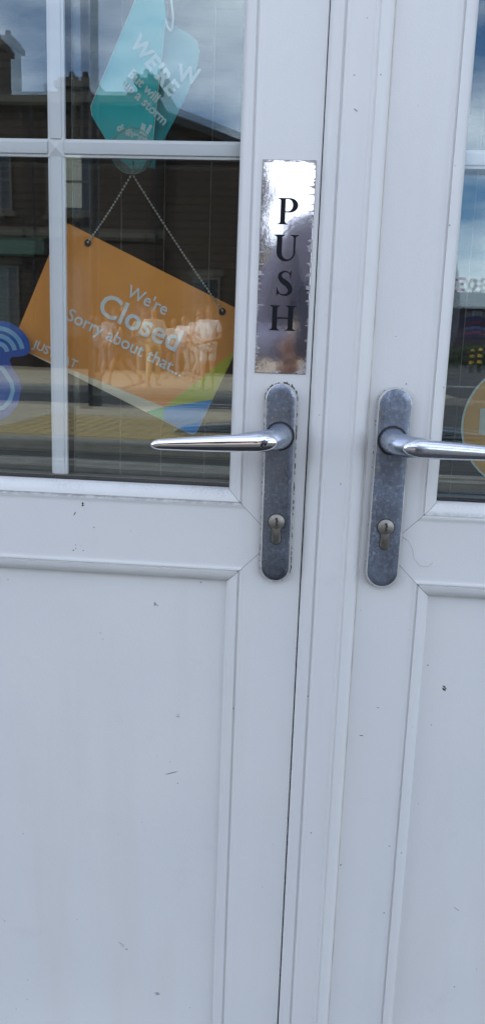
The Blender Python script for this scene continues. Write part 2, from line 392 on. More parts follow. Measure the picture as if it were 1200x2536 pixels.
for (cx, w, h) in ((-10.55, 0.95, 10.55), (-8.0, 1.15, 9.35), (-5.55, 0.9, 9.45), (-16.5, 1.1, 10.4)):
    ch = W(MB().box(cx-w/2, cx+w/2, VY-1.2, VY-0.35, 8.5, h-0.4), 'chimney', M['brick'])
    c1 = MB().box(cx-w/2-0.1, cx+w/2+0.1, VY-1.3, VY-0.25, h-0.4, h-0.22).box(cx-w/2-0.02, cx+w/2+0.02, VY-1.22, VY-0.33, h-0.22, h-0.1).build('chimney_cap', M['stone'], ch)
    c1.matrix_parent_inverse = Matrix.Identity(4)
    for q in (-0.25, 0.2):
        MB().tube([(cx+q, VY-0.8, h-0.1), (cx+q, VY-0.8, h+0.18)], [0.12, 0.09], 8).build('chimney_pot', M['brick'], ch)
def window(x, z0, w, h, y=None, parent=bb):
    y = VY+0.02 if y is None else y
    f = MB()
    f.box(x-w/2, x+w/2, y-0.05, y+0.04, z0, z0+0.08).box(x-w/2, x+w/2, y-0.05, y+0.04, z0+h-0.08, z0+h)
    f.box(x-w/2, x-w/2+0.08, y-0.05, y+0.04, z0+0.081, z0+h-0.081).box(x+w/2-0.08, x+w/2, y-0.05, y+0.04, z0+0.081, z0+h-0.081)
    f.box(x-w/2+0.081, x+w/2-0.081, y-0.04, y+0.03, z0+h/2-0.03, z0+h/2+0.03)
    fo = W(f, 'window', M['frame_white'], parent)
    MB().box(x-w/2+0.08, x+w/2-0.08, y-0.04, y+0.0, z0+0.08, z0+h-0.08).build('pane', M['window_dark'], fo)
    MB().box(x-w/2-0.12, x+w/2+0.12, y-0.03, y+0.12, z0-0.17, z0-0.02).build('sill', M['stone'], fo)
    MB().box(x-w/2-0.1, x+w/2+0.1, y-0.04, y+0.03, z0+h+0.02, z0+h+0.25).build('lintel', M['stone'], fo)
for x in (-22.5, -19.4, -16.3, -13.2, -10.6, -7.95):
    window(x, 5.1, 1.15, 1.9); window(x+0.1, 1.3, 1.3, 2.1)
window(-3.6, 1.4, 0.9, 1.8, VY-0.13)
W(MB().box(-8.25, -7.7, VY+0.025, VY+0.035, 5.25, 6.85), 'net_curtain', mat('pale_net_curtain', (0.55, 0.55, 0.45), 0.8))
for x in (-5.25, -9.3, -14.7): W(MB().tube([(x, VY+0.14, 0.1), (x, VY+0.14, 8.3)], 0.055, 8), 'drainpipe', dm)
W(MB().box(-13.0, -8.9, VY+0.02, VY+0.3, 3.75, 4.25), 'shop_fascia', mat('green_fascia', (0.03, 0.07, 0.05), 0.5))
W(MB().box(-5.9, -4.95, VY-0.02, VY+0.06, 0.1, 2.3), 'door', mat('dark_blue_door', (0.02, 0.04, 0.08), 0.4))

# --- small sunlit cream building further off
ch_ = empty('cream_building', (-1.5, -52, 0), 0, 'small sunlit cream gabled building in the distance, mirrored in the push plate', 'building')
crm = noise_mat('sunlit_cream_render', (0.72, 0.62, 0.42), (0.66, 0.56, 0.38), 1.0)
W(MB().prism([(-5.2, 0), (-0.4, 0), (-0.4, 5.2), (-2.8, 7.4), (-5.2, 5.2)], -60, -52), 'wall', crm, ch_)
W(MB().prism([(-5.5, 5.05), (-2.8, 7.55), (-0.1, 5.05), (-0.1, 5.3), (-2.8, 7.8), (-5.5, 5.3)], -60.2, -51.7), 'roof', M['slate'], ch_)
for x in (-4.1, -1.5): window(x, 3.0, 0.9, 1.3, -51.97, ch_); window(x, 0.8, 0.9, 1.3, -51.97, ch_)
# --- low arcade to the right
AY = -80
ar = empty('arcade_building', (25, AY, 0), 0, 'low dark arcade with pale fascia and coloured rooftop signs, mirrored in the right door glass', 'building')
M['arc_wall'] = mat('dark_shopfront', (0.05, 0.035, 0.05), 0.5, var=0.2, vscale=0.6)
M['arc_fascia'] = mat('pale_blue_fascia', (0.55, 0.62, 0.68), 0.5)
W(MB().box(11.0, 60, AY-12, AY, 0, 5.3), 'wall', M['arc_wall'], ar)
W(MB().box(10.6, 60, AY-0.5, AY+1.2, 5.35, 6.7), 'fascia', M['arc_fascia'], ar)
cols = [(0.6, 0.04, 0.05), (0.75, 0.75, 0.75), (0.05, 0.15, 0.5), (0.7, 0.7, 0.72), (0.55, 0.1, 0.3)]
cm = [mat('sign_colour', c, 0.4) for c in cols]
for i in range(26):
    x = 11.2+i*1.15; s = 0.42
    z = 7.35
    k = i % 5
    shapes = []
    mb = MB()
    if k in (0, 3):   # ring letter
        ro = [(x+s*math.cos(a*math.pi/8), z+0.62*math.sin(a*math.pi/8)) for a in range(16)]
        ri = [(x+s*0.45*math.cos(a*math.pi/8), z+0.28*math.sin(a*math.pi/8)) for a in range(16)]
        mb.rings([[(p[0], AY+0.9, p[1]) for p in ro], [(p[0], AY+1.1, p[1]) for p in ro], [(p[0], AY+1.1, p[1]) for p in ri], [(p[0], AY+0.9, p[1]) for p in ri]], caps=False)
    elif k == 1:
        mb.box(x-s, x-s+0.22, AY+0.9, AY+1.1, z-0.62, z+0.62).box(x+s-0.22, x+s, AY+0.9, AY+1.1, z-0.62, z+0.62).box(x-s+0.221, x+s-0.221, AY+0.92, AY+1.08, z-0.12, z+0.12)
    else:
        mb.box(x-s, x-s+0.22, AY+0.9, AY+1.1, z-0.62, z+0.62).box(x-s+0.221, x+s, AY+0.92, AY+1.08, z+0.4, z+0.62).box(x-s+0.221, x+s*0.7, AY+0.92, AY+1.08, z-0.1, z+0.12).box(x-s+0.221, x+s, AY+0.92, AY+1.08, z-0.62, z-0.4)
    W(mb, 'roof_letter', cm[(i*2) % 5], ar)
for i, x in enumerate((15.45, 17.0, 19.4, 24.0, 29.0)):
    po = W(MB().box(x-0.5, x+0.5, AY+0.02, AY+0.12, 2.6, 5.1), 'poster', mat('dark_poster', (0.03, 0.04, 0.14), 0.5), ar)
    MB().box(x-0.45, x+0.45, AY+0.125, AY+0.15, 4.5, 5.0).build('poster_strip', mat('poster_white', (0.4, 0.36, 0.38), 0.5), po)
    for q, zc_ in enumerate((3.9, 3.45, 3.0)): MB().box(x-0.4, x+0.4, AY+0.125, AY+0.15, zc_-0.12, zc_+0.1).build('poster_strip', mat('poster_red', ((0.3, 0.03, 0.05), (0.12, 0.14, 0.3), (0.3, 0.08, 0.1))[q], 0.5), po)
# hedge behind a post and rail fence in front of arcade
hm = noise_mat('hedge_leaves', (0.06, 0.10, 0.03), (0.03, 0.055, 0.02), 2.0)
hb = MB()
for i in range(2600):
    x = random.uniform(9, 50); y = -62+random.uniform(-0.7, 0.7); z = random.uniform(0.1, 1.5+0.3*math.sin(x*1.7))
    a = Vector((random.gauss(0, 1), random.gauss(0, 1), random.gauss(0, 1))).normalized()*0.22; b = Vector((random.gauss(0, 1), random.gauss(0, 1), random.gauss(0, 1))).normalized()*0.16
    p = Vector((x, y, z)); hb.add([p-a, p+b, p+a, p-b], [(0, 1, 2, 3)])
ho = hb.build('hedge', hm); tagp(ho, 'long low green hedge in front of the arcade, mirrored in the right door glass', 'hedge')
fe = empty('railing', (9, -58, 0), 0, 'dark metal pedestrian railing at the far side of the junction', 'railing')
pb = None
for i in range(34):
    if pb is None: pb = MB().box(-0.05, 0.05, -0.05, 0.05, 0, 1.1).build('post', dm, fe); o = pb
    else: o = link('post', pb.data, None, fe)
    o.location = (i*0.9, 0, 0)
for z in (0.95, 0.45): MB().box(0, 29.7, -0.02, 0.02, z, z+0.06).build('rail', dm, fe)
# striped bollard
bo = empty('traffic_bollard', (9.15, -45, 0), 0, 'yellow and black striped bollard on the far side of the junction', 'bollard')
ym = mat('bollard_yellow', (0.7, 0.48, 0.03), 0.4)
MB().tube([(0, 0, 0), (0, 0, 1.2)], 0.13, 12).build('post', dm, bo)
for z in (0.5, 0.85): MB().tube([(0, 0, z), (0, 0, z+0.17)], 0.137, 12).build('band', ym, bo)
MB().sphere((0, 0, 1.2), 0.13, 12, 6).build('cap', ym, bo)

# street lamp
sl = empty('street_lamp', (-3.05, -10.36, 0.12), 0, 'tall dark street lamp post on the traffic island, mirrored in the left door glass', 'street lamp')
MB().tube([(0, 0, 0), (0, 0, 1.2), (0, 0, 1.25), (0, 0, 7.6)], [0.095, 0.095, 0.066, 0.05], 14).build('pole', dm, sl)
MB().tube([(0, 0, 7.6), (0.1, 0, 7.95), (0.5, 0, 8.1), (1.2, 0, 8.15)], 0.04, 8).build('arm', dm, sl)
MB().box(1.15, 1.75, -0.12, 0.12, 8.08, 8.2).build('lamp_head', dm, sl, bevel=0.03)

# ------------------------------------------------------------------ people
def skin_obj(name, verts, edges, radii, m, parent, sub=1, root=0):
    me = bpy.data.meshes.new(name); me.from_pydata([tuple(v) for v in verts], edges, [])
    o = bpy.data.objects.new(name, me); C.objects.link(o)
    md = o.modifiers.new('s', 'SKIN'); md.use_smooth_shade = True
    for i, r in enumerate(radii):
        sv = me.skin_vertices[0].data[i]; sv.radius = r if isinstance(r, tuple) else (r, r); sv.use_root = (i == root)
    sb = o.modifiers.new('sub', 'SUBSURF'); sb.levels = sub; sb.render_levels = sub
    dg = bpy.context.evaluated_depsgraph_get()
    nm = bpy.data.meshes.new_from_object(o.evaluated_get(dg)); nm.materials.clear(); nm.materials.append(m)
    bpy.data.objects.remove(o)
    nm.name = name; nm.shade_smooth()
    o2 = bpy.data.objects.new(name, nm); C.objects.link(o2); o2.parent = parent
    return o2
skin_m = mat('skin', (0.50, 0.29, 0.20), 0.5, var=0.08, vscale=30)
def person(loc, rz, label, h=1.72, arms='folded', stride=0.0, top=(0.7,)*3, legs=(0.4, 0.35, 0.25), hair=(0.08, 0.05, 0.03), shorts=False, female=False, group=None, hem=None):
    """facing +y before the turn"""
    k = h/1.72
    t = empty('person', loc, rz, label, 'person', group)
    s = 0.185 if not female else 0.165
    V = lambda x, y, z: Vector((x, y, z))*k
    st = stride
    pel = V(0, 0, 0.93)
    J = dict(pel=pel, waist=V(0, 0, 1.08), chest=V(0, 0.01, 1.27), neck=V(0, -0.01, 1.45), hd0=V(0, 0.0, 1.53), hd1=V(0, 0.02, 1.60), hd2=V(0, 0.02, 1.665),
             lh=V(-0.09, 0, 0.90), rh=V(0.09, 0, 0.90), lk=V(-0.095, 0.03+st*0.35, 0.50), rk=V(0.095, 0.03-st*0.2, 0.50),
             la=V(-0.10, st*0.55, 0.09), ra=V(0.10, -st*0.6, 0.09+abs(st)*0.12), lt=V(-0.115, st*0.55+0.15, 0.035), rt=V(0.115, -st*0.6+0.15, 0.035+abs(st)*0.03),
             ls=V(-s, -0.01, 1.39), rs=V(s, -0.01, 1.39))
    if arms == 'folded':
        J.update(le=V(-s-0.07, 0.05, 1.12), re=V(s+0.07, 0.05, 1.12), lw=V(0.04, 0.20, 1.16), rw=V(-0.04, 0.17, 1.12), lf=V(0.12, 0.19, 1.17), rf=V(-0.12, 0.18, 1.13))
    elif arms == 'clasped':
        J.update(le=V(-s-0.08, 0.02, 1.10), re=V(s+0.08, 0.02, 1.10), lw=V(-0.06, 0.20, 1.00), rw=V(0.06, 0.20, 1.00), lf=V(0.03, 0.24, 0.98), rf=V(-0.02, 0.25, 1.0))
    elif arms == 'phone':
        J.update(le=V(-s-0.09, 0.03, 1.12), re=V(s+0.02, 0.06, 1.12), lw=V(-0.19, 0.22, 1.10), rw=V(-0.05, 0.22, 1.09), lf=V(-0.19, 0.26, 1.11), rf=V(-0.07, 0.26, 1.105))
    else:
        J.update(le=V(-s-0.06, -st*0.2, 1.12), re=V(s+0.06, st*0.2, 1.12), lw=V(-s-0.06, -st*0.35+0.05, 0.87), rw=V(s+0.06, st*0.4+0.05, 0.88), lf=V(-s-0.05, -st*0.4+0.07, 0.78), rf=V(s+0.05, st*0.45+0.07, 0.79))
    names = list(J); idx = {n: i for i, n in enumerate(names)}
    rad = dict(pel=(.145, .105), waist=(.125, .09), chest=(.155, .105), neck=.055, hd0=(.062, .07), hd1=(.076, .092), hd2=(.066, .078), lh=.085, rh=.085, lk=.055, rk=.055, la=.036, ra=.036,
               lt=(.038, .028), rt=(.038, .028), ls=.055, rs=.055, le=.040, re=.040, lw=.027, rw=.027, lf=(.036, .018), rf=(.036, .018))
    E = [('pel','waist'),('waist','chest'),('chest','neck'),('neck','hd0'),('hd0','hd1'),('hd1','hd2'),('pel','lh'),('lh','lk'),('lk','la'),('la','lt'),('pel','rh'),('rh','rk'),('rk','ra'),('ra','rt'),
         ('chest','ls'),('ls','le'),('le','lw'),('lw','lf'),('chest','rs'),('rs','re'),('re','rw'),('rw','rf')]
    sc = lambda r, g=0: tuple((q+g)*k for q in r) if isinstance(r, tuple) else (r+g)*k
    skin_obj('body', [J[n] for n in names], [(idx[a], idx[b]) for a, b in E], [sc(rad[n]) for n in names], skin_m, t, 2)
    # shirt with short sleeves
    ms = mat('shirt_cloth', top, 0.85, bump=0.5, bscale=14, bdist=0.02)
    sn = ['pel', 'waist', 'chest', 'nk', 'ls', 'lse', 'rs', 'rse']
    Q = dict(J); Q['nk'] = J['neck']-V(0, 0, 0.02); Q['lse'] = J['ls'].lerp(J['le'], 0.75); Q['rse'] = J['rs'].lerp(J['re'], 0.75)
    rs2 = dict(rad); rs2['nk'] = .072; rs2['lse'] = .055; rs2['rse'] = .055
    SE = [(0, 1), (1, 2), (2, 3), (2, 4), (4, 5), (2, 6), (6, 7)]
    if arms == 'phone':
        sn = ['pel', 'waist', 'chest', 'nk', 'ls', 'le', 'lw', 'rs', 're', 'rw']; SE = [(0, 1), (1, 2), (2, 3), (2, 4), (4, 5), (5, 6), (2, 7), (7, 8), (8, 9)]
    skin_obj('shirt', [Q[n] for n in sn], SE, [sc(rs2[n], .034 if n in ('waist', 'chest', 'pel') else .018) for n in sn], ms, t, 2)
    mt_ = mat('trouser_cloth', legs, 0.85, bump=0.4, bscale=12, bdist=0.02)
    tn = ['pel', 'lh', 'lk2', 'rh', 'rk2'] if shorts else ['pel', 'lh', 'lk', 'la2', 'rh', 'rk', 'ra2']
    Q['lk2'] = J['lh'].lerp(J['lk'], 0.9); Q['rk2'] = J['rh'].lerp(J['rk'], 0.9); Q['la2'] = J['la']+V(0, 0, 0.04); Q['ra2'] = J['ra']+V(0, 0, 0.04)
    rs2['lk2'] = rs2['rk2'] = .075; rs2['la2'] = rs2['ra2'] = .055
    TE = [(0, 1), (1, 2), (0, 3), (3, 4)] if shorts else [(0, 1), (1, 2), (2, 3), (0, 4), (4, 5), (5, 6)]
    skin_obj('shorts' if shorts else 'trousers', [Q[n] for n in tn], TE, [sc(rs2[n], .014) for n in tn], mt_, t, 1)
    mh = mat('hair', hair, 0.6, var=0.3, vscale=60)
    hb_ = MB().sphere(J['hd1']+V(0, -0.034, 0.046), 0.086*k, 12, 8, (0.92, 1.0, 0.95))
    if female: hb_.sphere(J['hd0']+V(0, -0.06, -0.02), 0.075*k, 10, 6, (1, 0.7, 1.4))
    hb_.build('hair', mh, t, smooth=80)
    fb = MB()
    fb.sphere(J['hd1']+V(0, 0.105, -0.012), 0.015*k, 6, 5, (0.8, 1.1, 1.5)); fb.build('nose', skin_m, t, smooth=80)
    em_ = mat('eye', (0.1, 0.08, 0.07), 0.2); sh_ = mat('shoe_leather', (0.3, 0.28, 0.26), 0.6)
    for q in (-1, 1):
        eb = MB(); eb.sphere(J['hd1']+V(q*0.032, 0.088, 0.012), 0.011*k, 6, 5); eb.build('eye', em_, t, smooth=80)
    for a, b in (('la', 'lt'), ('ra', 'rt')):
        sb_ = MB(); sb_.tube([J[a]+V(0, -0.06, -0.045), J[a]+V(0, 0.0, -0.04), J[b]+V(0, 0.02, 0.0), J[b]+V(0, 0.07, -0.005)], [(.03*k, .035*k), (.048*k, .045*k), (.048*k, .03*k), (.03*k, .02*k)], 10)
        sb_.build('shoe', sh_, t, smooth=80)
    return t
def street_pt(px, py, Y): 
    d = RM @ Vector(((px-CXP)/F, 1.0, -(py-CYP)/F)); tt = (CAM_D+Y)/d.y
    return d.x*tt
grp = None
person((street_pt(378, 960, 17.0), -17.0, 0.10), R_(-20), 'person in cream top and khaki trousers with folded arms, mirrored over the word Closed', arms='folded', top=(0.74, 0.66, 0.50), legs=(0.55, 0.45, 0.28), hair=(0.16, 0.12, 0.08), group='people on the far pavement')
person((street_pt(512, 970, 16.2), -16.2, 0.10), R_(8), 'person in white shirt with hands clasped, mirrored at the right end of the orange sign', arms='clasped', top=(0.8, 0.8, 0.8), legs=(0.72, 0.70, 0.66), hair=(0.22, 0.13, 0.07), shorts=True, group='people on the far pavement')
person((street_pt(308, 970, 16.0), -16.0, 0.10), R_(75), 'person in dark clothes striding with bare legs, mirrored below the word about', arms='side', stride=0.6, top=(0.05, 0.05, 0.06), legs=(0.05, 0.05, 0.07), shorts=True, group='people on the far pavement')
person((street_pt(452, 900, 22.5), -22.5, 0.10), R_(20), 'small distant person in white top, mirrored between the two larger people', arms='side', stride=0.2, top=(0.78, 0.78, 0.78), legs=(0.2, 0.2, 0.24), hair=(0.3, 0.2, 0.12), group='people on the far pavement')
person((street_pt(487, 900, 20.5), -20.5, 0.10), R_(-60), 'distant person in pink top walking behind the person in white', arms='side', stride=0.3, top=(0.6, 0.32, 0.28), legs=(0.5, 0.45, 0.4), female=True, group='people on the far pavement')
person((street_pt(265, 900, 21.5), -21.5, 0.10), R_(0), 'distant person in grey shirt, mirrored near the left end of the orange sign', arms='side', top=(0.45, 0.42, 0.45), legs=(0.2, 0.2, 0.25), group='people on the far pavement')

# photographer holding the telephone that took the picture, seen only in the metal
ph = person((0.115, -CAM_D-0.30, 0.05), 0, 'photographer in grey violet jacket holding a phone, mirrored in the push plate and lever handles', h=1.52, arms='phone', top=(0.40, 0.385, 0.46), legs=(0.04, 0.045, 0.08), hair=(0.04, 0.025, 0.02))
phone = MB().box(-0.037, 0.037, 0.0, 0.008, -0.135, 0.022).build('phone', mat('slate_phone', (0.16, 0.17, 0.22), 0.25), None, bevel=0.003)
phone.matrix_world = cam.matrix_world @ Matrix.Translation((0, 0, 0.006)) @ Matrix.Rotation(R_(90), 4, 'X')
tagp(phone, 'slate blue phone held up by the photographer in front of the door', 'phone')
def hand(base, sgn):
    mb_v = [base, base+Vector((sgn*-0.004, 0.035, 0.02))]; ed = [(0, 1)]; rd = [(.028, .016), (.036, .014)]
    for q in range(4):
        z = 0.045-q*0.02; ln = (0.9, 1.0, 0.95, 0.78)[q]
        i = len(mb_v)
        mb_v += [mb_v[1]+Vector((sgn*0.006, 0.012*ln, z-0.02)), mb_v[1]+Vector((sgn*-0.006, 0.032*ln, z-0.016)), mb_v[1]+Vector((sgn*-0.026*ln, 0.036*ln, z-0.012))]
        ed += [(1, i), (i, i+1), (i+1, i+2)]; rd += [.010, .009, .008]
    i = len(mb_v); mb_v += [mb_v[0]+Vector((sgn*-0.012, 0.018, 0.038)), mb_v[0]+Vector((sgn*-0.028, 0.018, 0.060))]; ed += [(0, i), (i, i+1)]; rd += [.012, .009]
    o = skin_obj('hand', mb_v, ed, rd, skin_m, ph, 1); o.matrix_parent_inverse = ph.matrix_world.inverted() if False else Matrix.Translation(-Vector(ph.location)); return o
hand(Vector((-0.055, -CAM_D-0.035, 0.975-0.02)), -1)
hand(Vector((0.055, -CAM_D-0.035, 0.965-0.02)), 1)

# ------------------------------------------------------------------ DOORS
YG = 0.013
PROF = [(0.0, 0.0150), (0.0006, 0.0095), (0.0022, 0.0064), (0.0045, 0.0040), (0.0075, 0.0020), (0.0105, 0.0008), (0.0132, 0.0002), (0.0137, 0.0022), (0.0155, 0.0022), (0.0159, -0.0006),
        (0.0188, -0.0006), (0.0198, -0.0001), (0.0230, 0.0)]
ZT, ZB = 1.911, 0.12
def leaf(root, e0, e1, wl_, wr, zg, zp, zt, zb, m_stile, m_rail, m_panel, extra_l=None):
    """e0,e1: left and right edges of the openings; wl_,wr: widths of the stiles"""
    hh = (zg-zp)/2
    g = 0.00022
    def strip(mb, cols, f0, f1):
        """cols: list of (u,y); f0(u), f1(u) give the two ends as (x,z)"""
        vs_, fs_ = [], []
        for i, (u, y) in enumerate(cols):
            a, b = f0(u), f1(u); vs_ += [(a[0], y, a[1]), (b[0], y, b[1])]
        for i in range(len(cols)-1): fs_.append((2*i, 2*i+1, 2*i+3, 2*i+2))
        mb.add(vs_, fs_)
    for side, (e, s, w) in (('L', (e0, -1, wl_)), ('R', (e1, 1, wr))):
        prof = [p for p in PROF if p[0] < w] + ([(hh, 0.0)] if hh < w else []) + [(w, 0.0), (w, 0.05)]
        mb = MB()
        up0 = lambda u: (e+s*u, zg-min(u, hh)+g*1.4); up1 = lambda u: (e+s*u, zt+min(u, 0.085)-g)
        lo0 = lambda u: (e+s*u, zb-min(u, 0.085)+g); lo1 = lambda u: (e+s*u, zp+min(u, hh)-g*1.4)
        strip(mb, [p for p in prof if p[0] <= hh+1e-6], up0, up1)
        strip(mb, [p for p in prof if p[0] <= hh+1e-6], lo0, lo1)
        strip(mb, [p for p in prof if p[0] >= hh-1e-6], lo0, up1)
        mb.build('stile', m_stile, root, smooth=35)
    def rail(z0, dirn, width, name, mm, ge=g*1.4):
        prof = [p for p in PROF if p[0] < width] + [(width, 0.0)]
        mb = MB(); strip(mb, prof, lambda u: (e0-u+ge*1.0, z0+dirn*u), lambda u: (e1+u-ge*1.0, z0+dirn*u)); return mb
    a = rail(zg, -1, hh, '', None); b = rail(zp, 1, hh, '', None)
    a.add(b.v, b.f).build('mid_rail', m_rail, root, smooth=35)
    t = rail(zt, 1, 0.085, '', None); t.build('top_rail', m_stile, root, smooth=35)
    t = rail(zb, -1, 0.085, '', None); t.build('bottom_rail', m_stile, root, smooth=35)
    # dark weld seams lying in the mitred joints
    sm = MB()
    for e, s in ((e0, -1), (e1, 1)):
        for z0, dn in ((zg, -1), (zp, 1)):
            pr = [p for p in PROF] + [(hh, 0.0)]
            for off in (0,):
                vs_ = []
                for u, y in pr: vs_ += [(e+s*u, y+0.0004, z0+dn*u-0.0011), (e+s*u, y+0.0004, z0+dn*u+0.0011)]
                sm.add(vs_, [(2*i, 2*i+1, 2*i+3, 2*i+2) for i in range(len(pr)-1)])
    sm.build('weld_seam', M['seam'], root)
    # fine raised weld bead beside each joint
    pan = MB().box(e0-0.004, e1+0.004, YG, YG+0.01, zb-0.004, zp+0.004).build('lower_panel', m_panel, root)
    return pan

def glazing(root, e0, e1, zg, zt, bars_x, bars_z, tilt1, tilt2, spacer_top):
    w, h = e1-e0, zt-zg
    cx, cz = (e0+e1)/2, (zg+zt)/2
    for nm, y, m, tl in (('outer_pane', 0.0150, M['glass'], tilt1), ('inner_pane', 0.0400, M['glass2'], tilt2)):
        o = MB().box(-w/2-0.008, w/2+0.008, 0, 0.004, -h/2-0.008, h/2+0.008).build(nm, m, root)
        o.location = (cx, y, cz); o.rotation_euler = tl
    # spacer and gasket round the sealed unit
    fr = MB()
    t = spacer_top
    fr.box(e0-0.008, e1+0.008, 0.0215, 0.0375, zg-0.008, zg+t)
    fr.box(e0-0.008, e1+0.008, 0.0215, 0.0375, zt-0.002, zt+0.008)
    fr.box(e0-0.008, e0+0.0005, 0.0215, 0.0375, zg+t+0.0001, zt-0.0021); fr.box(e1-0.0005, e1+0.008, 0.0215, 0.0375, zg+t+0.0001, zt-0.0021)
    fr.build('glazing_spacer', M['dark'], root)
    MB().box(e0, e1, 0.0205, 0.0372, zg+t+0.0004, zg+t+0.0012).build('spacer_strip', M['spacer'], root)
    # inside of frame behind the glass
    gb = MB(); gb.box(e0-0.03, e0-0.0045, 0.0455, 0.075, zg-0.03, zt+0.03); gb.box(e1+0.0045, e1+0.03, 0.0455, 0.075, zg-0.03, zt+0.03)
    gb.box(e0-0.0045, e1+0.0045, 0.0455, 0.075, zg-0.03, zg-0.006); gb.box(e0-0.0045, e1+0.0045, 0.0455, 0.075, zt+0.006, zt+0.03)
    gb.build('inner_frame', M['dark'], root)
    # georgian bars inside the unit
    PB = [(-0.0090, 0.0060), (-0.0088, 0.0022), (-0.0062, 0.0018), (-0.0055, 0.0002), (0.0042, 0.0), (0.0055, 0.0003), (0.0064, 0.0018), (0.0088, 0.0022), (0.0090, 0.0060)]
    xs = [e0] + bars_x + [e1]; zs = [zg+t+0.0013] + bars_z + [zt-0.002]
    yb = 0.0235
    for bx in bars_x:
        for i in range(len(zs)-1):
            za = zs[i]+(0.0088 if i else 0); zb_ = zs[i+1]-(0.0088 if i < len(zs)-2 else 0)
            mb = MB(); vv = []
            for u, y in PB: vv += [(bx+u, yb+y, za), (bx+u, yb+y, zb_)]
            mb.add(vv, [(2*q, 2*q+1, 2*q+3, 2*q+2) for q in range(len(PB)-1)]+[(0, 1, 2*len(PB)-1, 2*len(PB)-2)]); mb.build('glazing_bar', M['bar'], root, smooth=25)
    for bz in bars_z:
        for i in range(len(xs)-1):
            xa = xs[i]+(0.0088 if i else 0); xb = xs[i+1]-(0.0088 if i < len(xs)-2 else 0)
            mb = MB(); vv = []
            for u, y in PB: vv += [(xa, yb+y, bz-u), (xb, yb+y, bz-u)]
            mb.add(vv, [(2*q, 2*q+1, 2*q+3, 2*q+2) for q in range(len(PB)-1)]+[(0, 1, 2*len(PB)-1, 2*len(PB)-2)]); mb.build('glazing_bar', M['bar'], root, smooth=25)
        for bx in bars_x:   # cross piece with four small pyramid facets
            q = 0.0090; mb = MB()
            mb.add([(bx-q, yb+0.0012, bz-q), (bx+q, yb+0.0012, bz-q), (bx+q, yb+0.0012, bz+q), (bx-q, yb+0.0012, bz+q), (bx, yb-0.0012, bz)], [(0, 1, 4), (1, 2, 4), (2, 3, 4), (3, 0, 4)])
            mb.box(bx-q, bx+q, yb+0.0013, yb+0.006, bz-q, bz+q)
            mb.build('bar_joiner', M['bar'], root)

XL0, XL1 = -0.4700, -0.0840
ZGL, ZPL = 0.8700, 0.7645
left = empty('left_door', (0, 0, 0), 0, 'white panelled glazed door leaf on the left with push handle pointing left', 'door', 'leaves of the double door')
leaf(left, XL0, XL1, 0.082, 0.0822, ZGL, ZPL, ZT, ZB, M['pvc'], M['pvc_rail'], M['pvc'])
glazing(left, XL0, XL1, ZGL, ZT, [-0.277], [1.2172, 1.564], (R_(0.05), 0, R_(0.0)), (R_(-0.06), 0, R_(0.36)), 0.0030)
DZ = -0.0035
XR0, XR1 = 0.1395, 0.5255
right = empty('right_door', (0, 0, 0), 0, 'white panelled glazed door leaf on the right with moulded cover strip', 'door', 'leaves of the double door')
leaf(right, XR0, XR1, 0.124, 0.082, ZGL+DZ, ZPL+DZ, ZT, ZB, M['pvc'], M['pvc_rail'], M['pvc'])
glazing(right, XR0, XR1, ZGL+DZ, ZT, [0.3325], [1.2172+DZ*1.2, 1.564], (R_(0.10), 0, R_(0.0)), (R_(0.06), 0, R_(0.25)), 0.0030)
# cover strip (astragal) between the leaves
AST = [(-0.0009, 0.012), (-0.0009, -0.0005), (-0.0004, -0.0030), (0.0014, -0.0058), (0.0040, -0.0082), (0.0080, -0.0102), (0.0126, -0.0112), (0.0132, -0.0092), (0.0150, -0.0092), (0.0154, -0.0120), (0.0176, -0.0122), (0.0182, -0.0116), (0.0205, -0.0114),
       (0.0390, -0.0114), (0.0415, -0.0116), (0.0420, -0.0122), (0.0440, -0.0121), (0.0446, -0.0107), (0.0462, -0.0107), (0.0468, -0.0114), (0.0510, -0.0102), (0.0550, -0.0078), (0.0580, -0.0046), (0.0594, -0.0020), (0.0600, -0.0004)]
vv = []
for i, (x, y) in enumerate(AST): vv += [(x+(0.0007 if i < 3 else 0), y, ZB-0.085), (x-(0.0002 if i < 3 else 0), y, ZT+0.085)]
MB().add(vv, [(2*i, 2*i+1, 2*i+3, 2*i+2) for i in range(len(AST)-1)]).build('cover_strip', M['pvc'], right, smooth=35)

MB().tube([(0.0606, -0.0002, ZB-0.08), (0.0606, -0.0002, ZT+0.08)], 0.0009, 8).build('sealant_bead', mat('yellowed_sealant', (0.68, 0.65, 0.59), 0.6, var=0.15, vscale=30), right, smooth=60)
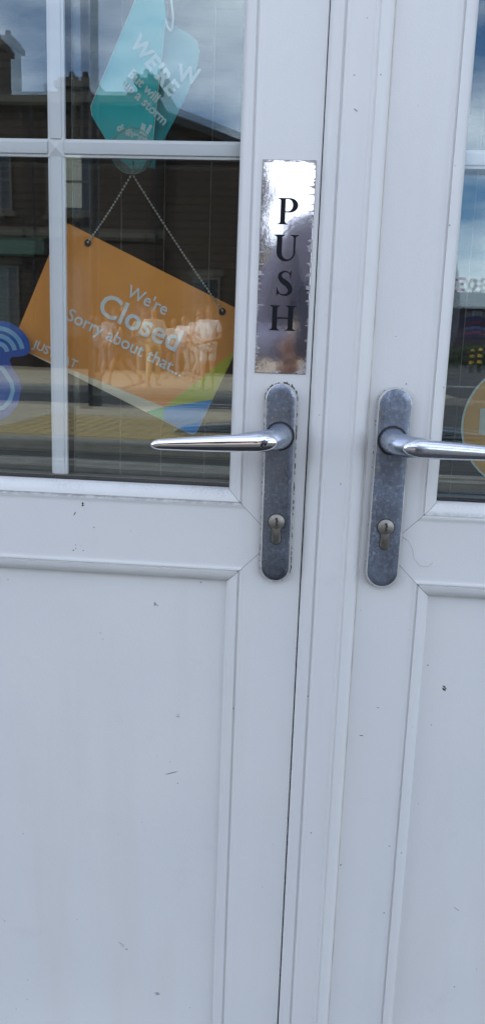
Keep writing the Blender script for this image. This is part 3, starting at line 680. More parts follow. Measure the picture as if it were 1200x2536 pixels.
# --- handles
def rounded(hw, z0, z1, r, n=10, ins=0.0):
    pts = []
    for cx, cz, a0 in ((0, z1-r, 0), (0, z0+r, math.pi)):
        for i in range(n*2+1):
            a = a0+math.pi*i/(n*2); pts.append(((r-ins)*math.cos(a)*hw/r, cz+(r-ins)*math.sin(a)))
    return pts
def handle(root, cx, zc, sgn, mp_, ml, mrim, tilt=0.0, hw=0.0168):
    z0, z1 = -0.1590, 0.0545       # relative to the spindle
    r = hw
    bp_ = empty('handle_backplate', (0, 0, 0))
    bpy.data.objects.remove(bp_)
    def ring(ins, y): return [(x, y, z) for x, z in rounded(hw, z0, z1, r, 10, ins)]
    body = MB().rings([ring(0.0, 0.0), ring(0.0, -0.0058), ring(0.0006, -0.0072), ring(0.0018, -0.0084)], caps=False).build('backplate', mrim, root, smooth=50)
    body.location = (cx, 0, zc); body.rotation_euler = (0, tilt, 0)
    f1 = MB(); n = len(ring(0, 0))
    rg = [ring(0.0018, -0.0084), ring(0.0032, -0.0090), ring(0.008, -0.0092)]
    f1.rings(rg, caps=False); c = len(f1.v)
    f1.f.append(tuple(range(2*n, 3*n)))
    f1.build('face_plate', mp_, body, smooth=50)
    # boss and neck sweeping into the lever
    s = sgn
    MB().tube([(0, -0.0088, 0), (0, -0.0105, 0)], [0.0156, 0.0150], 32).build('collar', M['dark'], body, smooth=40)
    pts = [(0, -0.0100, 0), (s*0.0002, -0.019, 0), (s*0.0010, -0.026, -0.0004), (s*0.0035, -0.033, -0.0008), (s*0.008, -0.0385, -0.0014), (s*0.014, -0.0420, -0.002), (s*0.026, -0.0455, -0.0025), (s*0.044, -0.0480, -0.003)]
    MB().tube(pts, [0.0136, 0.0124, 0.0121, 0.0118, 0.0114, 0.0108, 0.0098, 0.0070], 28).build('handle_neck', M['neck'], body, smooth=60)
    L0, L1 = (0.0005 if s < 0 else 0.0060), 0.1285
    rings = []; N = 34; ns = 30
    for i in range(N+1):
        t = i/N; t2 = 0.5-0.5*math.cos(math.pi*t)
        x = L0+(L1-L0)*t2
        u = (x-L0)/(L1-L0)
        hz = 0.0098*(1-0.50*u**1.6)
        e0_ = min(1, (x-L0)/0.020); e1_ = min(1, (L1-x)/(0.010))
        cap = math.sqrt(max(0.0, 1-(1-e0_)**2.0))*math.sqrt(max(0.0, 1-(1-e1_)**2.2))
        rz_ = max(hz*cap, 0.0003); ry = max(0.0068*(1-0.38*u)*cap, 0.0003)
        yc = -0.0520+0.0012*u; zc_ = -0.0022-(0.0065 if s < 0 else 0.0020)*u
        rings.append([(s*x, yc+ry*math.cos(2*math.pi*k/ns), zc_+rz_*math.sin(2*math.pi*k/ns)) for k in range(ns)])
    lv = MB().rings(rings).build('lever', ml, body, smooth=70)
    # euro cylinder
    zc2 = -0.092
    def key(g, y):
        pts2 = []
        for i in range(25):
            a = -math.pi*0.32+math.pi*1.64*i/24; pts2.append(((0.0085+g)*math.cos(a), y, zc2+(0.0085+g)*math.sin(a)))
        for i in range(13):
            a = math.pi+math.pi*i/12; pts2.append(((0.0050+g)*math.cos(a), y, zc2-0.0190+(0.0050+g)*math.sin(a)))
        return pts2
    MB().rings([key(0.0009, -0.0085), key(0.0009, -0.0095), key(0.0002, -0.0098)]).build('cylinder_surround', M['dark'], body)
    cy = MB().rings([key(0.0, -0.0085), key(0.0, -0.0116), key(-0.0005, -0.0120)]).build('lock_cylinder', M['nickel'], body, smooth=40)
    plug = MB().tube([(0, -0.0119, zc2), (0, -0.0129, zc2), (0, -0.0132, zc2)], [0.0068, 0.0068, 0.0064], 28).build('key_plug', M['nickel'], body, smooth=40)
    ks = [(-0.0014, 0.0052), (0.0010, 0.0052), (0.0010, 0.0030), (0.0016, 0.0022), (0.0016, 0.0008), (0.0004, -0.0004), (0.0012, -0.0014), (0.0012, -0.0040), (-0.0004, -0.0040), (-0.0004, -0.0020), (-0.0012, -0.0010), (-0.0006, 0.0006), (-0.0006, 0.0024), (-0.0014, 0.0032)]
    MB().prism([(x, z+zc2) for x, z in ks], -0.01335, -0.0128).build('keyhole', M['dirt'], body)
    # engraved arrow mark on the cylinder
    am = MB()
    for q in (0, 0.0022):
        am.prism([(-0.0028+q, zc2-0.0150), (-0.0006+q, zc2-0.0128), (0.0000+q, zc2-0.0130), (-0.0020+q, zc2-0.0150), (0.0000+q, zc2-0.0170), (-0.0006+q, zc2-0.0172)], -0.01215, -0.0119)
    am.build('engraved_mark', M['nickel2'], body)
    # grime squeezed out round the edge
    gm = MB()
    rnd = random.Random(11 if s < 0 else 5)
    out = rounded(hw, z0, z1, r, 26)
    full = []
    for i in range(len(out)):
        a = Vector((out[i][0], 0, out[i][1])); b = Vector((out[(i+1) % len(out)][0], 0, out[(i+1) % len(out)][1]))
        nn = max(1, int((b-a).length/0.0022))
        for q in range(nn): full.append(a.lerp(b, q/nn))
    for i, p in enumerate(full):
        keep = 0.62 if s < 0 else 0.12
        if rnd.random() < keep:
            rr = rnd.uniform(0.0003, 0.0012 if s < 0 else 0.0007)
            d = Vector((p.x, 0, 0)).normalized() if abs(p.x) > 1e-4 else Vector((0, 0, 1))
            gm.sphere((p.x+d.x*rr*0.2, -0.0004, p.z), rr, 5, 4, (0.8, 0.5, rnd.uniform(0.8, 2.4)))
    gm.build('grime', M['dirt'], body)
    return body
handle(left, -0.0305, 0.9310, -1, M['plate'], M['lever'], M['rim'], R_(-0.5), 0.0166)
handle(right, 0.0862, 0.9315, 1, M['plate_r'], M['lever_r'], M['rim'], R_(0.3), 0.0178)

# marks: scratches and chips that sit on the plastic
mk = MB()
rnd = random.Random(3)
def chip(px, py, n=3, s=0.0007, y=-0.00012, elong=1.0, ang=0.0, spread=0.0012, target=None):
    mb_ = target or mk
    c = P(px, py, y)
    for _ in range(n):
        ox, oz = rnd.gauss(0, spread), rnd.gauss(0, spread); m_ = rnd.randint(5, 7); rr = s*rnd.uniform(0.5, 1.2); a0 = rnd.uniform(0, 6)
        poly = []
        for k in range(m_):
            a = a0+2*math.pi*k/m_; q = rr*rnd.uniform(0.6, 1.2); x, z = q*math.cos(a)*elong, q*math.sin(a)/max(1, elong**0.5)
            poly.append((c.x+ox+x*math.cos(ang)-z*math.sin(ang), c.z+oz+x*math.sin(ang)+z*math.cos(ang)))
        mb_.prism(poly, y, y+0.0002)
chip(205, 1249, 3, 0.0012, spread=0.0010); chip(186, 1268, 1, 0.0010, elong=2.5, ang=1.1); chip(190, 1357, 5, 0.0007, spread=0.003); chip(236, 1307, 1, 0.0006)
mkp = MB()
yp = YG-0.00012
for (x, y, n, s, e, a) in ((427, 1915, 1, 0.0022, 5.0, 0.3), (442, 1773, 2, 0.0009, 2.5, 0.0), (386, 1873, 1, 0.0007, 1, 0), (418, 1886, 1, 0.0007, 1, 0), (385, 1497, 4, 0.0008, 3.0, -1.1), (300, 2342, 2, 0.0012, 5.0, -0.5), (312, 2352, 1, 0.0009, 3, 0.4),
                           (9, 2281, 2, 0.0008, 1.5, 0), (253, 1585, 1, 0.0006, 1, 0), (470, 2495, 1, 0.0007, 1, 1), (43, 2500, 1, 0.0006, 1, 0), (390, 2460, 3, 0.0012, 3, 0.3)):
    chip(x, y, n, s, yp, e, a, target=mkp)
mk.build('scuff_mark', M['dirt'], left); mkp.build('panel_scuff', mat('grey_scuff', (0.22, 0.23, 0.25), 0.9), left)
mk = MB(); mkp = MB()
chip(1012, 1560, 1, 0.0009); chip(1005, 955, 1, 0.0008); chip(1100, 958, 1, 0.0006); chip(984, 830, 1, 0.0005, elong=3)
chip(1100, 1706, 4, 0.0014, yp, 1.8, -0.7, 0.0016, target=mkp); chip(1128, 2250, 1, 0.0014, yp, 6, -0.6, target=mkp); chip(1035, 1990, 1, 0.0005, yp, target=mkp)
chip(845, 2144, 2, 0.0008); chip(755, 2088, 1, 0.0006); chip(900, 1820, 1, 0.0009, elong=3); chip(880, 268, 1, 0.0010, -0.0115-0.00015, 3.5, -0.6); chip(930, 1748, 1, 0.0008, elong=3)
mk.build('scuff_mark', M['dirt'], right); mkp.build('panel_scuff', M['dirt'], right)
# stray hair stuck to the right leaf
hr = [P(993, 1328, -0.0006), P(1010, 1340, -0.0012), P(1020, 1360, -0.001), P(1024, 1385, -0.0012), P(1040, 1402, -0.001), P(1058, 1404, -0.0012), P(1070, 1394, -0.0006)]
MB().tube(hr, 0.00012, 5).build('stray_hair', mat('brown_hair', (0.12, 0.08, 0.06), 0.6), right)

# --- push plate
pp = empty('push_plate', (0, 0, 0), 0, 'mirror polished push plate with black serif letters above the left handle', 'sign')
MB().box(-0.0595, -0.0071, -0.0011, -0.0001, 0.9955, 1.2035).build('plate', M['push'], pp, bevel=0.0003)
MB().box(-0.0598, -0.0068, -0.00012, -0.00002, 0.9951, 1.2039).build('adhesive_edge', mat('brown_adhesive', (0.16, 0.13, 0.10), 0.8), pp)
def curve_mesh(name, polys, m, parent, y0, depth=0.0001):
    cu = bpy.data.curves.new(name, 'CURVE'); cu.dimensions = '2D'; cu.fill_mode = 'BOTH'; cu.extrude = depth
    for pl in polys:
        s = cu.splines.new('POLY'); s.points.add(len(pl)-1); s.use_cyclic_u = True
        for i, (x, z) in enumerate(pl): s.points[i].co = (x, z, 0, 1)
    o = bpy.data.objects.new(name, cu); C.objects.link(o)
    me = bpy.data.meshes.new_from_object(o.evaluated_get(bpy.context.evaluated_depsgraph_get())); bpy.data.objects.remove(o)
    me.transform(Matrix.Rotation(math.pi/2, 4, 'X')); me.transform(Matrix.Translation((0, y0, 0)))
    return link(name, me, m, parent)
def arc(cx, cz, rx, rz, a0, a1, n=14): return [(cx+rx*math.cos(R_(a0+(a1-a0)*i/n)), cz+rz*math.sin(R_(a0+(a1-a0)*i/n))) for i in range(n+1)]
def serif_P():
    o = [(0, 0), (0.36, 0), (0.36, 0.03), (0.29, 0.045), (0.255, 0.09), (0.255, 0.455)]
    o += [(0.36, 0.455)]+arc(0.40, 0.727, 0.29, 0.272, -90, 90)+[(0, 1.0), (0, 0.965), (0.055, 0.955), (0.085, 0.91), (0.085, 0.09), (0.055, 0.045), (0, 0.03)]
    i = [(0.255, 0.50), (0.34, 0.50)]+arc(0.34, 0.727, 0.165, 0.227, -90, 90)+[(0.255, 0.954)]
    return [o, i[::-1]]
def serif_H():
    def st(x): return x
    o = [(0, 0), (0.40, 0), (0.40, 0.035), (0.335, 0.05), (0.30, 0.10), (0.30, 0.47), (0.72, 0.47), (0.72, 0.10), (0.685, 0.05), (0.62, 0.035), (0.62, 0), (1.02, 0), (1.02, 0.035), (0.955, 0.05), (0.92, 0.10),
         (0.92, 0.90), (0.955, 0.95), (1.02, 0.965), (1.02, 1), (0.62, 1), (0.62, 0.965), (0.685, 0.95), (0.72, 0.90), (0.72, 0.53), (0.30, 0.53), (0.30, 0.90), (0.335, 0.95), (0.40, 0.965), (0.40, 1), (0, 1), (0, 0.965), (0.065, 0.95), (0.10, 0.90), (0.10, 0.10), (0.065, 0.05), (0, 0.035)]
    return [o]
def serif_U():
    o = [(0, 1), (0, 0.965), (0.065, 0.95), (0.10, 0.90), (0.10, 0.34)]+arc(0.46, 0.34, 0.36, 0.36, 180, 360, 20)[0:]
    o += [(0.82, 0.88), (0.86, 0.95), (0.93, 0.965), (0.93, 1), (0.62, 1), (0.62, 0.965), (0.70, 0.95), (0.745, 0.88), (0.745, 0.32)]
    o += arc(0.525, 0.32, 0.22, 0.26, 0, -180, 16)+[(0.305, 0.90), (0.335, 0.95), (0.40, 0.965), (0.40, 1)]
    return [o]
def serif_S():
    cl = [(0.555, 0.78), (0.50, 0.90), (0.38, 0.955), (0.25, 0.93), (0.165, 0.84), (0.165, 0.72), (0.24, 0.615), (0.37, 0.52), (0.49, 0.41), (0.555, 0.29), (0.545, 0.16), (0.45, 0.065), (0.31, 0.04), (0.17, 0.09), (0.09, 0.22)]
    wd = [0.012, 0.022, 0.03, 0.045, 0.065, 0.080, 0.098, 0.108, 0.105, 0.090, 0.075, 0.052, 0.032, 0.022, 0.012]
    # resample smooth
    def cr_(p, t):
        n = len(p)-1; f = t*n; i = min(int(f), n-1); f -= i
        g = lambda k: p[max(0, min(n, k))]
        a, b, c, d = g(i-1), g(i), g(i+1), g(i+2)
        def q(a, b, c, d): return 0.5*((2*b)+(c-a)*f+(2*a-5*b+4*c-d)*f*f+(3*b-a-3*c+d)*f**3)
        return tuple(q(*w) for w in zip(a, b, c, d)) if isinstance(a, tuple) else q(a, b, c, d)
    L, Rr = [], []
    N = 48
    for i in range(N+1):
        t = i/N; p = Vector(cr_(cl, t)); p2 = Vector(cr_(cl, min(1, t+0.01))); p1 = Vector(cr_(cl, max(0, t-0.01))); d = (p2-p1).normalized(); nn = Vector((-d.y, d.x)); w = cr_(wd, t)
        L.append(tuple(p+nn*w)); Rr.append(tuple(p-nn*w))
    return [L+Rr[::-1]], [[(0.545, 0.655), (0.575, 0.655), (0.585, 0.99), (0.560, 0.99), (0.535, 0.93), (0.49, 0.90), (0.53, 0.80)]], [[(0.045, 0.01), (0.07, 0.01), (0.10, 0.065), (0.16, 0.095), (0.10, 0.20), (0.075, 0.34), (0.045, 0.34)]]
def place(polys, x0, z0, sx, sz, sh=0.0): return [[(x0+x*sx, z0+z*sz) for x, z in pl] for pl in polys]
LH = 0.0252
yl = -0.00125
c = P(713, 525).x; curve_mesh('letter', place(serif_P(), -0.0425, 1.1555-LH/2, 0.0290, LH), M['black_ink'], pp, yl)
curve_mesh('letter', place(serif_U(), -0.0450, 1.1205-LH/2, 0.0262, LH), M['black_ink'], pp, yl)
S1, S2, S3 = serif_S()
for q, ss in enumerate((S1, S2, S3)): 
    if q == 0: so = curve_mesh('letter', place(ss, -0.0420, 1.0860-LH/2, 0.0270, LH), M['black_ink'], pp, yl)
    else:
        curve_mesh('serif', place(ss, -0.0420, 1.0860-LH/2, 0.0270, LH), M['black_ink'], so, yl-0.00003*q)
curve_mesh('letter', place(serif_H(), -0.0467, 1.0515-LH/2, 0.0262, LH), M['black_ink'], pp, yl)

# ------------------------------------------------------------------ things behind the glass
def text_mesh(name, body, size, m, parent, mw, offset=0.0, shear=0.0, space=1.0, flip=False):
    cu = bpy.data.curves.new(name, 'FONT'); cu.body = body; cu.size = size; cu.offset = offset; cu.extrude = 0.00005; cu.shear = shear; cu.space_character = space
    cu.resolution_u = 3
    o = bpy.data.objects.new(name, cu); C.objects.link(o)
    me = bpy.data.meshes.new_from_object(o.evaluated_get(bpy.context.evaluated_depsgraph_get())); bpy.data.objects.remove(o)
    me.transform(mw @ Matrix.Rotation(math.pi/2, 4, 'X'))
    return link(name, me, m, parent)
def poly_round(pts, r, n=5):
    out = []
    N = len(pts)
    for i in range(N):
        p = Vector(pts[i]); a = (Vector(pts[i-1])-p); b = (Vector(pts[(i+1) % N])-p)
        rr = min(r if not isinstance(r, (list, tuple)) else r[i], a.length*0.45, b.length*0.45)
        if rr < 1e-5: out.append(tuple(p)); continue
        p0 = p+a.normalized()*rr; p1 = p+b.normalized()*rr
        for k in range(n+1):
            t = k/n; out.append(tuple(p0*(1-t)**2+p*2*t*(1-t)+p1*t*t))
    return out
SY = 0.0560
ANG = R_(-24.3); SC = Vector((-0.2046, 0, 1.0344))
def sign_mw(lx, lz, y): 
    return Matrix.Translation((SC.x, y, SC.z)) @ Matrix.Rotation(-ANG, 4, 'Y') @ Matrix.Translation((lx, 0, lz))
def S_(lx, lz):
    v = sign_mw(lx, lz, 0) @ Vector((0, 0, 0)); return (v.x, v.z)
def loc_of(px, py):
    v = P(px, py, SY); d = Vector((v.x-SC.x, v.z-SC.z)); c, s = math.cos(-ANG), math.sin(-ANG); return (d.x*c-d.y*s, d.x*s+d.y*c)
def card_mat(name, c, g=0.5):
    m = mat(name, c, g, var=0.06, vscale=25); NT(m); m.node_tree.nodes['Principled BSDF'].inputs['Subsurface Weight'].default_value = 0.0; return m
ORG = card_mat('orange_card', (0.98, 0.36, 0.06)); WHT = card_mat('white_card_ink', (0.88, 0.87, 0.85))
CRM = card_mat('cream_card', (0.80, 0.68, 0.50)); OLV = card_mat('olive_card', (0.58, 0.56, 0.03)); BLU = card_mat('blue_card', (0.01, 0.28, 0.72)); GRN = card_mat('green_card', (0.04, 0.42, 0.20))
sg = empty('hanging_sign', tuple(SC+Vector((0, SY, 0))), 0, 'orange closed sign hanging tilted on a bead chain behind the left door glass', 'sign')
def child(o, par): o.matrix_parent_inverse = Matrix.Translation(-Vector(par.location)); return o
corners = poly_round([(-0.116, 0.074), (0.116, 0.074), (0.116, -0.074), (-0.116, -0.074)], 0.0085)
child(MB().prism([S_(*p) for p in corners], SY, SY+0.0010).build('board', ORG, sg), sg)
def facet(name, pts, m, lift): child(MB().prism([S_(*p) for p in pts], SY-lift, SY-lift+0.0001).build(name, m, sg), sg)
A = (0.0735, -0.0690+0.010)   # meeting point of the folded ribbon facets
la = loc_of(407, 1008); lb = loc_of(360, 1020); lc = loc_of(403, 1045); ld = loc_of(575, 862); le = loc_of(515, 985); lf_ = loc_of(150, 915)
BZ = -0.0738
facet('cream_corner', [(-0.098, BZ), la, (lb[0], BZ)], CRM, 0.0003)
facet('green_corner', [la, (lc[0], BZ), (lb[0], BZ)], GRN, 0.0003)
facet('olive_corner', [la, (0.1158, ld[1]), (0.1158, le[1])], OLV, 0.0003)
facet('blue_corner', poly_round([la, (0.1158, le[1]), (0.1158, BZ), (lc[0], BZ)], [0, 0, 0.0085, 0]), BLU, 0.0003)
def st_text(body, px, py, size, off=0.0, space=1.0, shear=0.0):
    l = loc_of(px, py); o = text_mesh('lettering', body, size, WHT, sg, sign_mw(l[0], l[1], SY-0.0006), off, shear, space); return child(o, sg)
st_text("We're", 312, 732, 0.0190, 0.0002, 1.0)
st_text("Closed", 238, 772, 0.0352, 0.0006, 1.0)
st_text("Sorry about that...", 163, 790, 0.0196, 0.0003, 1.0)
st_text("JUST EAT", 82, 860, 0.0132, 0.0003, 1.0)
HM = M['dirt']
for (px, py) in ((218, 602), (550, 772)):
    l = loc_of(px, py); q = S_(*l)
    child(MB().prism([(q[0]+0.0040*math.cos(a*math.pi/8), q[1]+0.0040*math.sin(a*math.pi/8)) for a in range(16)], SY-0.0005, SY-0.0004).build('hanging_hole', HM, sg), sg)
beadm = mat('bead_steel', (0.62, 0.60, 0.55), 0.3, 0.85)
for (px, py) in ((218, 600), (550, 769)):
    a = P(327, 430, SY-0.004); b = P(px, py, SY-0.002); n = int((b-a).length/0.0036)
    cb = MB()
    for i in range(n+1):
        t = i/n; p = a.lerp(b, t); p.z -= 0.0025*math.sin(math.pi*t); 
        cb.sphere(p, 0.00135, 7, 5)
        if i < n:
            t2 = (i+1)/n; p2 = a.lerp(b, t2); p2.z -= 0.0025*math.sin(math.pi*t2); cb.tube([p, p2], 0.00035, 4)
    child(cb.build('bead_chain', beadm, sg, smooth=80), sg)

# suction cup
sc_c = P(327, 374, 0.048)
su = empty('suction_cup', tuple(sc_c), 0, 'clear round suction cup with small hook stuck to the inside of the left glass', 'suction cup')
clr = mat('clear_plastic', (0.55, 0.75, 0.70), 0.15, alpha=0.16)
clr2 = mat('clear_plastic_rim', (0.35, 0.60, 0.55), 0.2, alpha=0.75)
def disc(r, y, n=36): return [(r*math.cos(2*math.pi*i/n), y, r*math.sin(2*math.pi*i/n)) for i in range(n)]
MB().rings([disc(0.0225, 0), disc(0.018, 0.004), disc(0.007, 0.007)]).build('cup', clr, su, smooth=40)
MB().rings([disc(0.0233, -0.001), disc(0.0233, 0.001), disc(0.0222, 0.001), disc(0.0222, -0.001)], caps=False).build('rim', clr2, su, smooth=40)
MB().tube([(0, 0.004, 0.004), (0, 0.006, -0.006), (0, 0.006, -0.018), (0, 0.002, -0.0235), (0, -0.001, -0.022)], 0.0011, 8).build('hook', mat('steel_hook', (0.3, 0.3, 0.3), 0.3, 0.9), su, smooth=60)

# turquoise tag
GY = 0.062
TEAL = card_mat('turquoise_card', (0.0, 0.44, 0.46)); TEAL2 = mat('pale_turquoise_reflection', (0.02, 0.48, 0.52), 0.5, alpha=0.62); TW = card_mat('white_tag_ink', (0.48, 0.66, 0.67))
tgo = P(330, 250, GY)
tg = empty('hanging_tag', tuple(tgo), 0, 'turquoise printed tag hanging crooked behind the upper left pane', 'sign', 'turquoise tags on the string')
pts = [(360, -60), (232, 246), (224, 268), (228, 288), (262, 345), (300, 396), (326, 420), (352, 418), (376, 372), (412, 45), (398, -60)]
child(MB().prism([(P(x, y, GY).x, P(x, y, GY).z) for x, y in pts], GY, GY+0.0008).build('card', TEAL, tg), tg)
ed = MB().tube([P(360, -60, GY-0.0004), P(232, 246, GY-0.0004), P(225, 264, GY-0.0004), P(228, 286, GY-0.0004)], 0.00045, 6); child(ed.build('card_edge', TW, tg), tg)
ed = MB().tube([P(409.5, 48, GY-0.0006), P(379, 346, GY-0.0006), P(376, 372, GY-0.0006)], 0.00040, 6); child(ed.build('card_edge', TW, tg), tg)
tag_reflection = empty('hanging_tag', tuple(P(440, 200, GY+0.012)), 0, 'paler turquoise card added as the glass reflection of the crooked printed tag', 'sign', 'turquoise tags on the string')  # second card modelled as the tag's mirrored ghost in the glass
pts = [(411, 48), (440, 68), (470, 84), (488, 102), (494, 126), (487, 165), (462, 235), (430, 300), (404, 350), (385, 398), (383, 418), (366, 414), (372, 372)]
child(MB().prism([(P(x, y, GY+0.012).x, P(x, y, GY+0.012).z) for x, y in pts], GY+0.012, GY+0.0128).build('card', TEAL2, tag_reflection), tag_reflection)
def tg_text(body, px, py, ang, size, par=tg, y=GY-0.0006, off=0.0, m=TW, cut=1.0):
    p = P(px, py, y); mw = Matrix.Translation(p) @ Matrix.Rotation(R_(ang), 4, 'Y')
    return child(text_mesh('lettering', body, size, m, par, mw, off, 0.0, cut), par)
tg_text("WE'RE", 322, 108, 50, 0.0215, off=0.0008, cut=1.12)
tg_text("But will", 315, 186, 41, 0.0135, off=0.0004)
tg_text("up a storm", 303, 212, 41, 0.0135, off=0.0004)
tg_text("deliveroo", 288, 322, 22, 0.0110, off=0.0006)
tg_text("W", 436, 196, 14, 0.022, tag_reflection, GY+0.0105, 0.0008)  # ghost letter on the card that plays the reflection
# round bird-like emblem strokes on the tag
em = [[(345, 330), (352, 304), (362, 310), (358, 330), (372, 308), (378, 312), (364, 340)]]
child(curve_mesh('emblem', [[(P(x, y, GY).x, P(x, y, GY).z) for x, y in em[0]]], TW, tg, GY-0.0006), tg)
st_ = empty('string', tuple(P(428, 10, GY)), 0, 'white string loop holding the turquoise tag', 'string')
child(MB().tube([P(418, -40, GY), P(424, 0, GY-0.002), P(429, 40, GY-0.003), P(427, 68, GY-0.003), P(422, 77, GY-0.002), P(415, 66, GY), P(409, 46, GY+0.001)], 0.0011, 8).build('cord', mat('white_string', (0.8, 0.8, 0.8), 0.8), st_, smooth=60), st_)

# blue contactless sticker on the left glass
KY = 0.0452
SBL = card_mat('blue_sticker', (0.0, 0.075, 0.42)); SLB = card_mat('pale_blue_sticker', (0.22, 0.46, 0.72))
bs = empty('window_sticker', tuple(P(0, 920, KY)), 0, 'blue payment sticker with pale curved lines at the left edge of the glass', 'sticker', 'stickers on the door glass')
out = [(-90, 830), (-50, 800), (-10, 793), (25, 798), (55, 818), (72, 842), (76, 868), (66, 880), (45, 884), (28, 884), (24, 892), (32, 915), (48, 935), (53, 965), (45, 1000), (25, 1028), (-5, 1042), (-50, 1045), (-90, 1030)]
def pw(l, y): return [(P(a, b, y).x, P(a, b, y).z) for a, b in l]
child(MB().prism(pw(poly_round(out, 8, 3), KY), KY, KY+0.0004).build('sticker', SBL, bs), bs)
for (r, w) in ((62, 5.5), (43, 5.5), (24, 5.5)):
    ring = arc(-5, 875, r+w, r+w, 10, 130, 18); inn = arc(-5, 875, r-w, r-w, 130, 10, 18)
    l = [(x, 2*875-z) for x, z in ring+inn]
    child(MB().prism(pw(l, KY), KY-0.0004, KY-0.0002).build('curved_line', SLB, bs), bs)
l = [(-5, 905), (10, 908), (22, 925), (34, 945), (38, 968), (30, 995), (12, 1014), (-20, 1022), (-20, 1012), (8, 1004), (21, 988), (28, 966), (24, 948), (12, 930), (2, 917), (-5, 916)]
child(MB().prism(pw(l, KY), KY-0.0004, KY-0.0002).build('curved_line', SLB, bs), bs)
# round amber sticker on the right glass
cc = P(1303, 1055, KY); rr = (P(1303, 1055, KY)-P(1141, 1047, KY)).length
rs_ = empty('window_sticker', tuple(cc), 0, 'round amber sticker with pale rim on the right door glass', 'sticker', 'stickers on the door glass')
def disc2(r, y, n=60): return [(cc.x+r*math.cos(2*math.pi*i/n), cc.z+r*math.sin(2*math.pi*i/n)) for i in range(n)]
child(MB().prism(disc2(rr, KY), KY, KY+0.0003).build('rim', card_mat('pale_sticker_rim', (0.50, 0.60, 0.55)), rs_), rs_)
child(MB().prism(disc2(rr-0.0022, KY), KY-0.0003, KY-0.0001).build('disc', card_mat('amber_sticker', (0.55, 0.27, 0.035)), rs_), rs_)
l = [(1187, 1012), (1205, 1010), (1330, 1016), (1330, 1085), (1205, 1078), (1184, 1074)]
child(MB().prism(pw(l, KY), KY-0.0006, KY-0.0004).build('pale_patch', card_mat('pale_sticker_patch', (0.48, 0.50, 0.44)), rs_), rs_)

# ------------------------------------------------------------------ shop front wall, frame and dim interior
fr = empty('door_frame', (0, 0, 0), 0, 'white plastic outer frame round the double doors', 'door frame')
fx0, fx1, fz1 = XL0-0.082-0.004, XR1+0.082+0.004, ZT+0.085+0.004
MB().box(fx0-0.07, fx0, -0.012, 0.07, 0.10, fz1+0.07).build('jamb', M['pvc'], fr, bevel=0.002)
MB().box(fx1, fx1+0.07, -0.012, 0.07, 0.10, fz1+0.07).build('jamb', M['pvc'], fr, bevel=0.002)
MB().box(fx0+0.0001, fx1-0.0001, -0.012, 0.07, fz1, fz1+0.07).build('head', M['pvc'], fr, bevel=0.002)
mat_o = MB().box(-0.62, 0.68, -1.25, -0.10, 0.102, 0.116).build('absorber', mat('black_absorber', (0.018, 0.017, 0.016), 0.95, bump=0.6, bscale=300, bdist=0.004), None, bevel=0.004); tagp(mat_o, 'large black doormat on the pavement, added out of view to cut bounce light on the doors', 'absorber')  # unseen dark sheet, added to cut ground bounce and darken the lower door
MB().box(fx0+0.0001, fx1-0.0001, -0.03, 0.07, -0.05, ZB-0.086).build('threshold', M['kerb'], fr)
wa = empty('shop_front', (0, 0.2, 0), 0, 'cream rendered shop wall around the double doors', 'building')
def WA(b, n, m): o = b.build(n, m, wa); o.matrix_parent_inverse = Matrix.Translation((0, -0.2, 0)); return o
wx0, wx1, wz = fx0-0.07, fx1+0.07, fz1+0.07
WA(MB().box(-7, wx0, -0.06, 0.24, 0, 7.4), 'wall', M['render_wall']); WA(MB().box(wx1, 7, -0.06, 0.24, 0, 7.4), 'wall', M['render_wall'])
WA(MB().box(wx0, wx1, -0.06, 0.24, wz, 7.4), 'wall', M['render_wall'])
WA(MB().box(-7.1, 7.1, -0.12, 5.2, 7.41, 7.6), 'roof', M['slate'])
WA(MB().box(-7, 7, 5.0, 5.2, 0, 7.4), 'rear_wall', M['render_wall'])
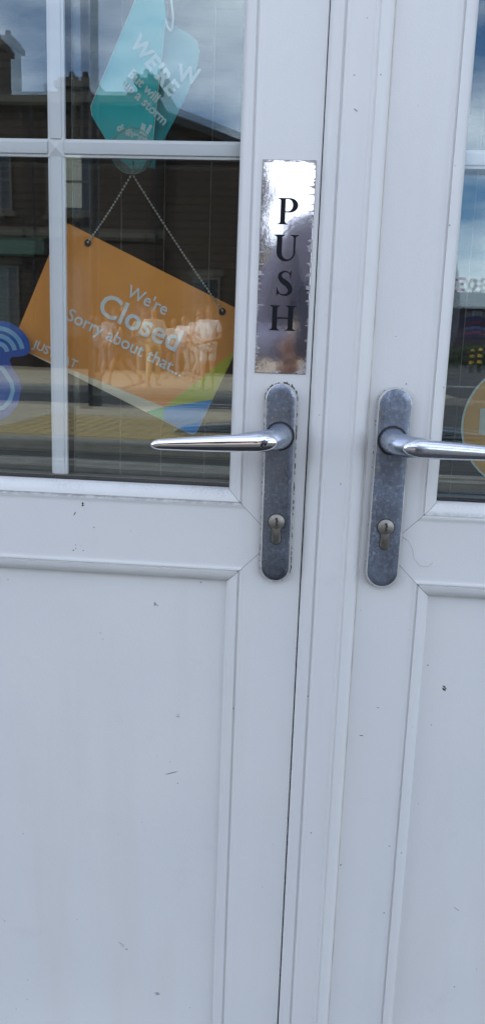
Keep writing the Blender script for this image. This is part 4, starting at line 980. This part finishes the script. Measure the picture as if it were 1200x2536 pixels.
WA(MB().box(-7.2, -7.01, 0.0, 5.2, 0, 7.4), 'side_wall', M['render_wall']); WA(MB().box(7.01, 7.2, 0.0, 5.2, 0, 7.4), 'side_wall', M['render_wall'])
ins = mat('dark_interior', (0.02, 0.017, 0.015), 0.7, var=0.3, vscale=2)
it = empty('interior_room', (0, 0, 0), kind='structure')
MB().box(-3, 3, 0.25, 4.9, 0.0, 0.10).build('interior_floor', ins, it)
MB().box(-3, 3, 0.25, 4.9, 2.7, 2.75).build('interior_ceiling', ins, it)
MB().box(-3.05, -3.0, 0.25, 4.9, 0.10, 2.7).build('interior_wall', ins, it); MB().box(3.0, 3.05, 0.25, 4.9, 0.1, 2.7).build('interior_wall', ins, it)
# closed venetian blind just inside the doors
cu_ = empty('venetian_blind', (0.03, 0.115, 0), 0, 'dark brown slatted blind with pale cords hanging inside behind the door glass', 'blind')
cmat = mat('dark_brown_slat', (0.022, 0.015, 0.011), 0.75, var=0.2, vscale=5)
s0 = None
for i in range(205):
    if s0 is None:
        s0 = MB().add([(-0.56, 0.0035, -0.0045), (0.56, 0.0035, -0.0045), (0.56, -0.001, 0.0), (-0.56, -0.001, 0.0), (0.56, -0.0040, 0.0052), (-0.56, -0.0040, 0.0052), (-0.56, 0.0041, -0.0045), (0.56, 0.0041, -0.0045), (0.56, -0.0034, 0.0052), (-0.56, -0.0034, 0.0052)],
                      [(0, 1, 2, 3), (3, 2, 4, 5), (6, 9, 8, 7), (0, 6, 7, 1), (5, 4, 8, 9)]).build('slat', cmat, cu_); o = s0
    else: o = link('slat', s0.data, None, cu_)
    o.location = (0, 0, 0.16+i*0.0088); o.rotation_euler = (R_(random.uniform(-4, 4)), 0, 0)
crd = mat('pale_blind_cord', (0.16, 0.15, 0.13), 0.8)
for x in (-0.50, -0.405, -0.385, -0.285, -0.228, -0.178, -0.125, 0.11, 0.17, 0.28, 0.40):
    MB().tube([(x-0.03, -0.0052, 0.15), (x-0.03, -0.0052, 1.98)], 0.0006, 5).build('cord', crd, cu_)
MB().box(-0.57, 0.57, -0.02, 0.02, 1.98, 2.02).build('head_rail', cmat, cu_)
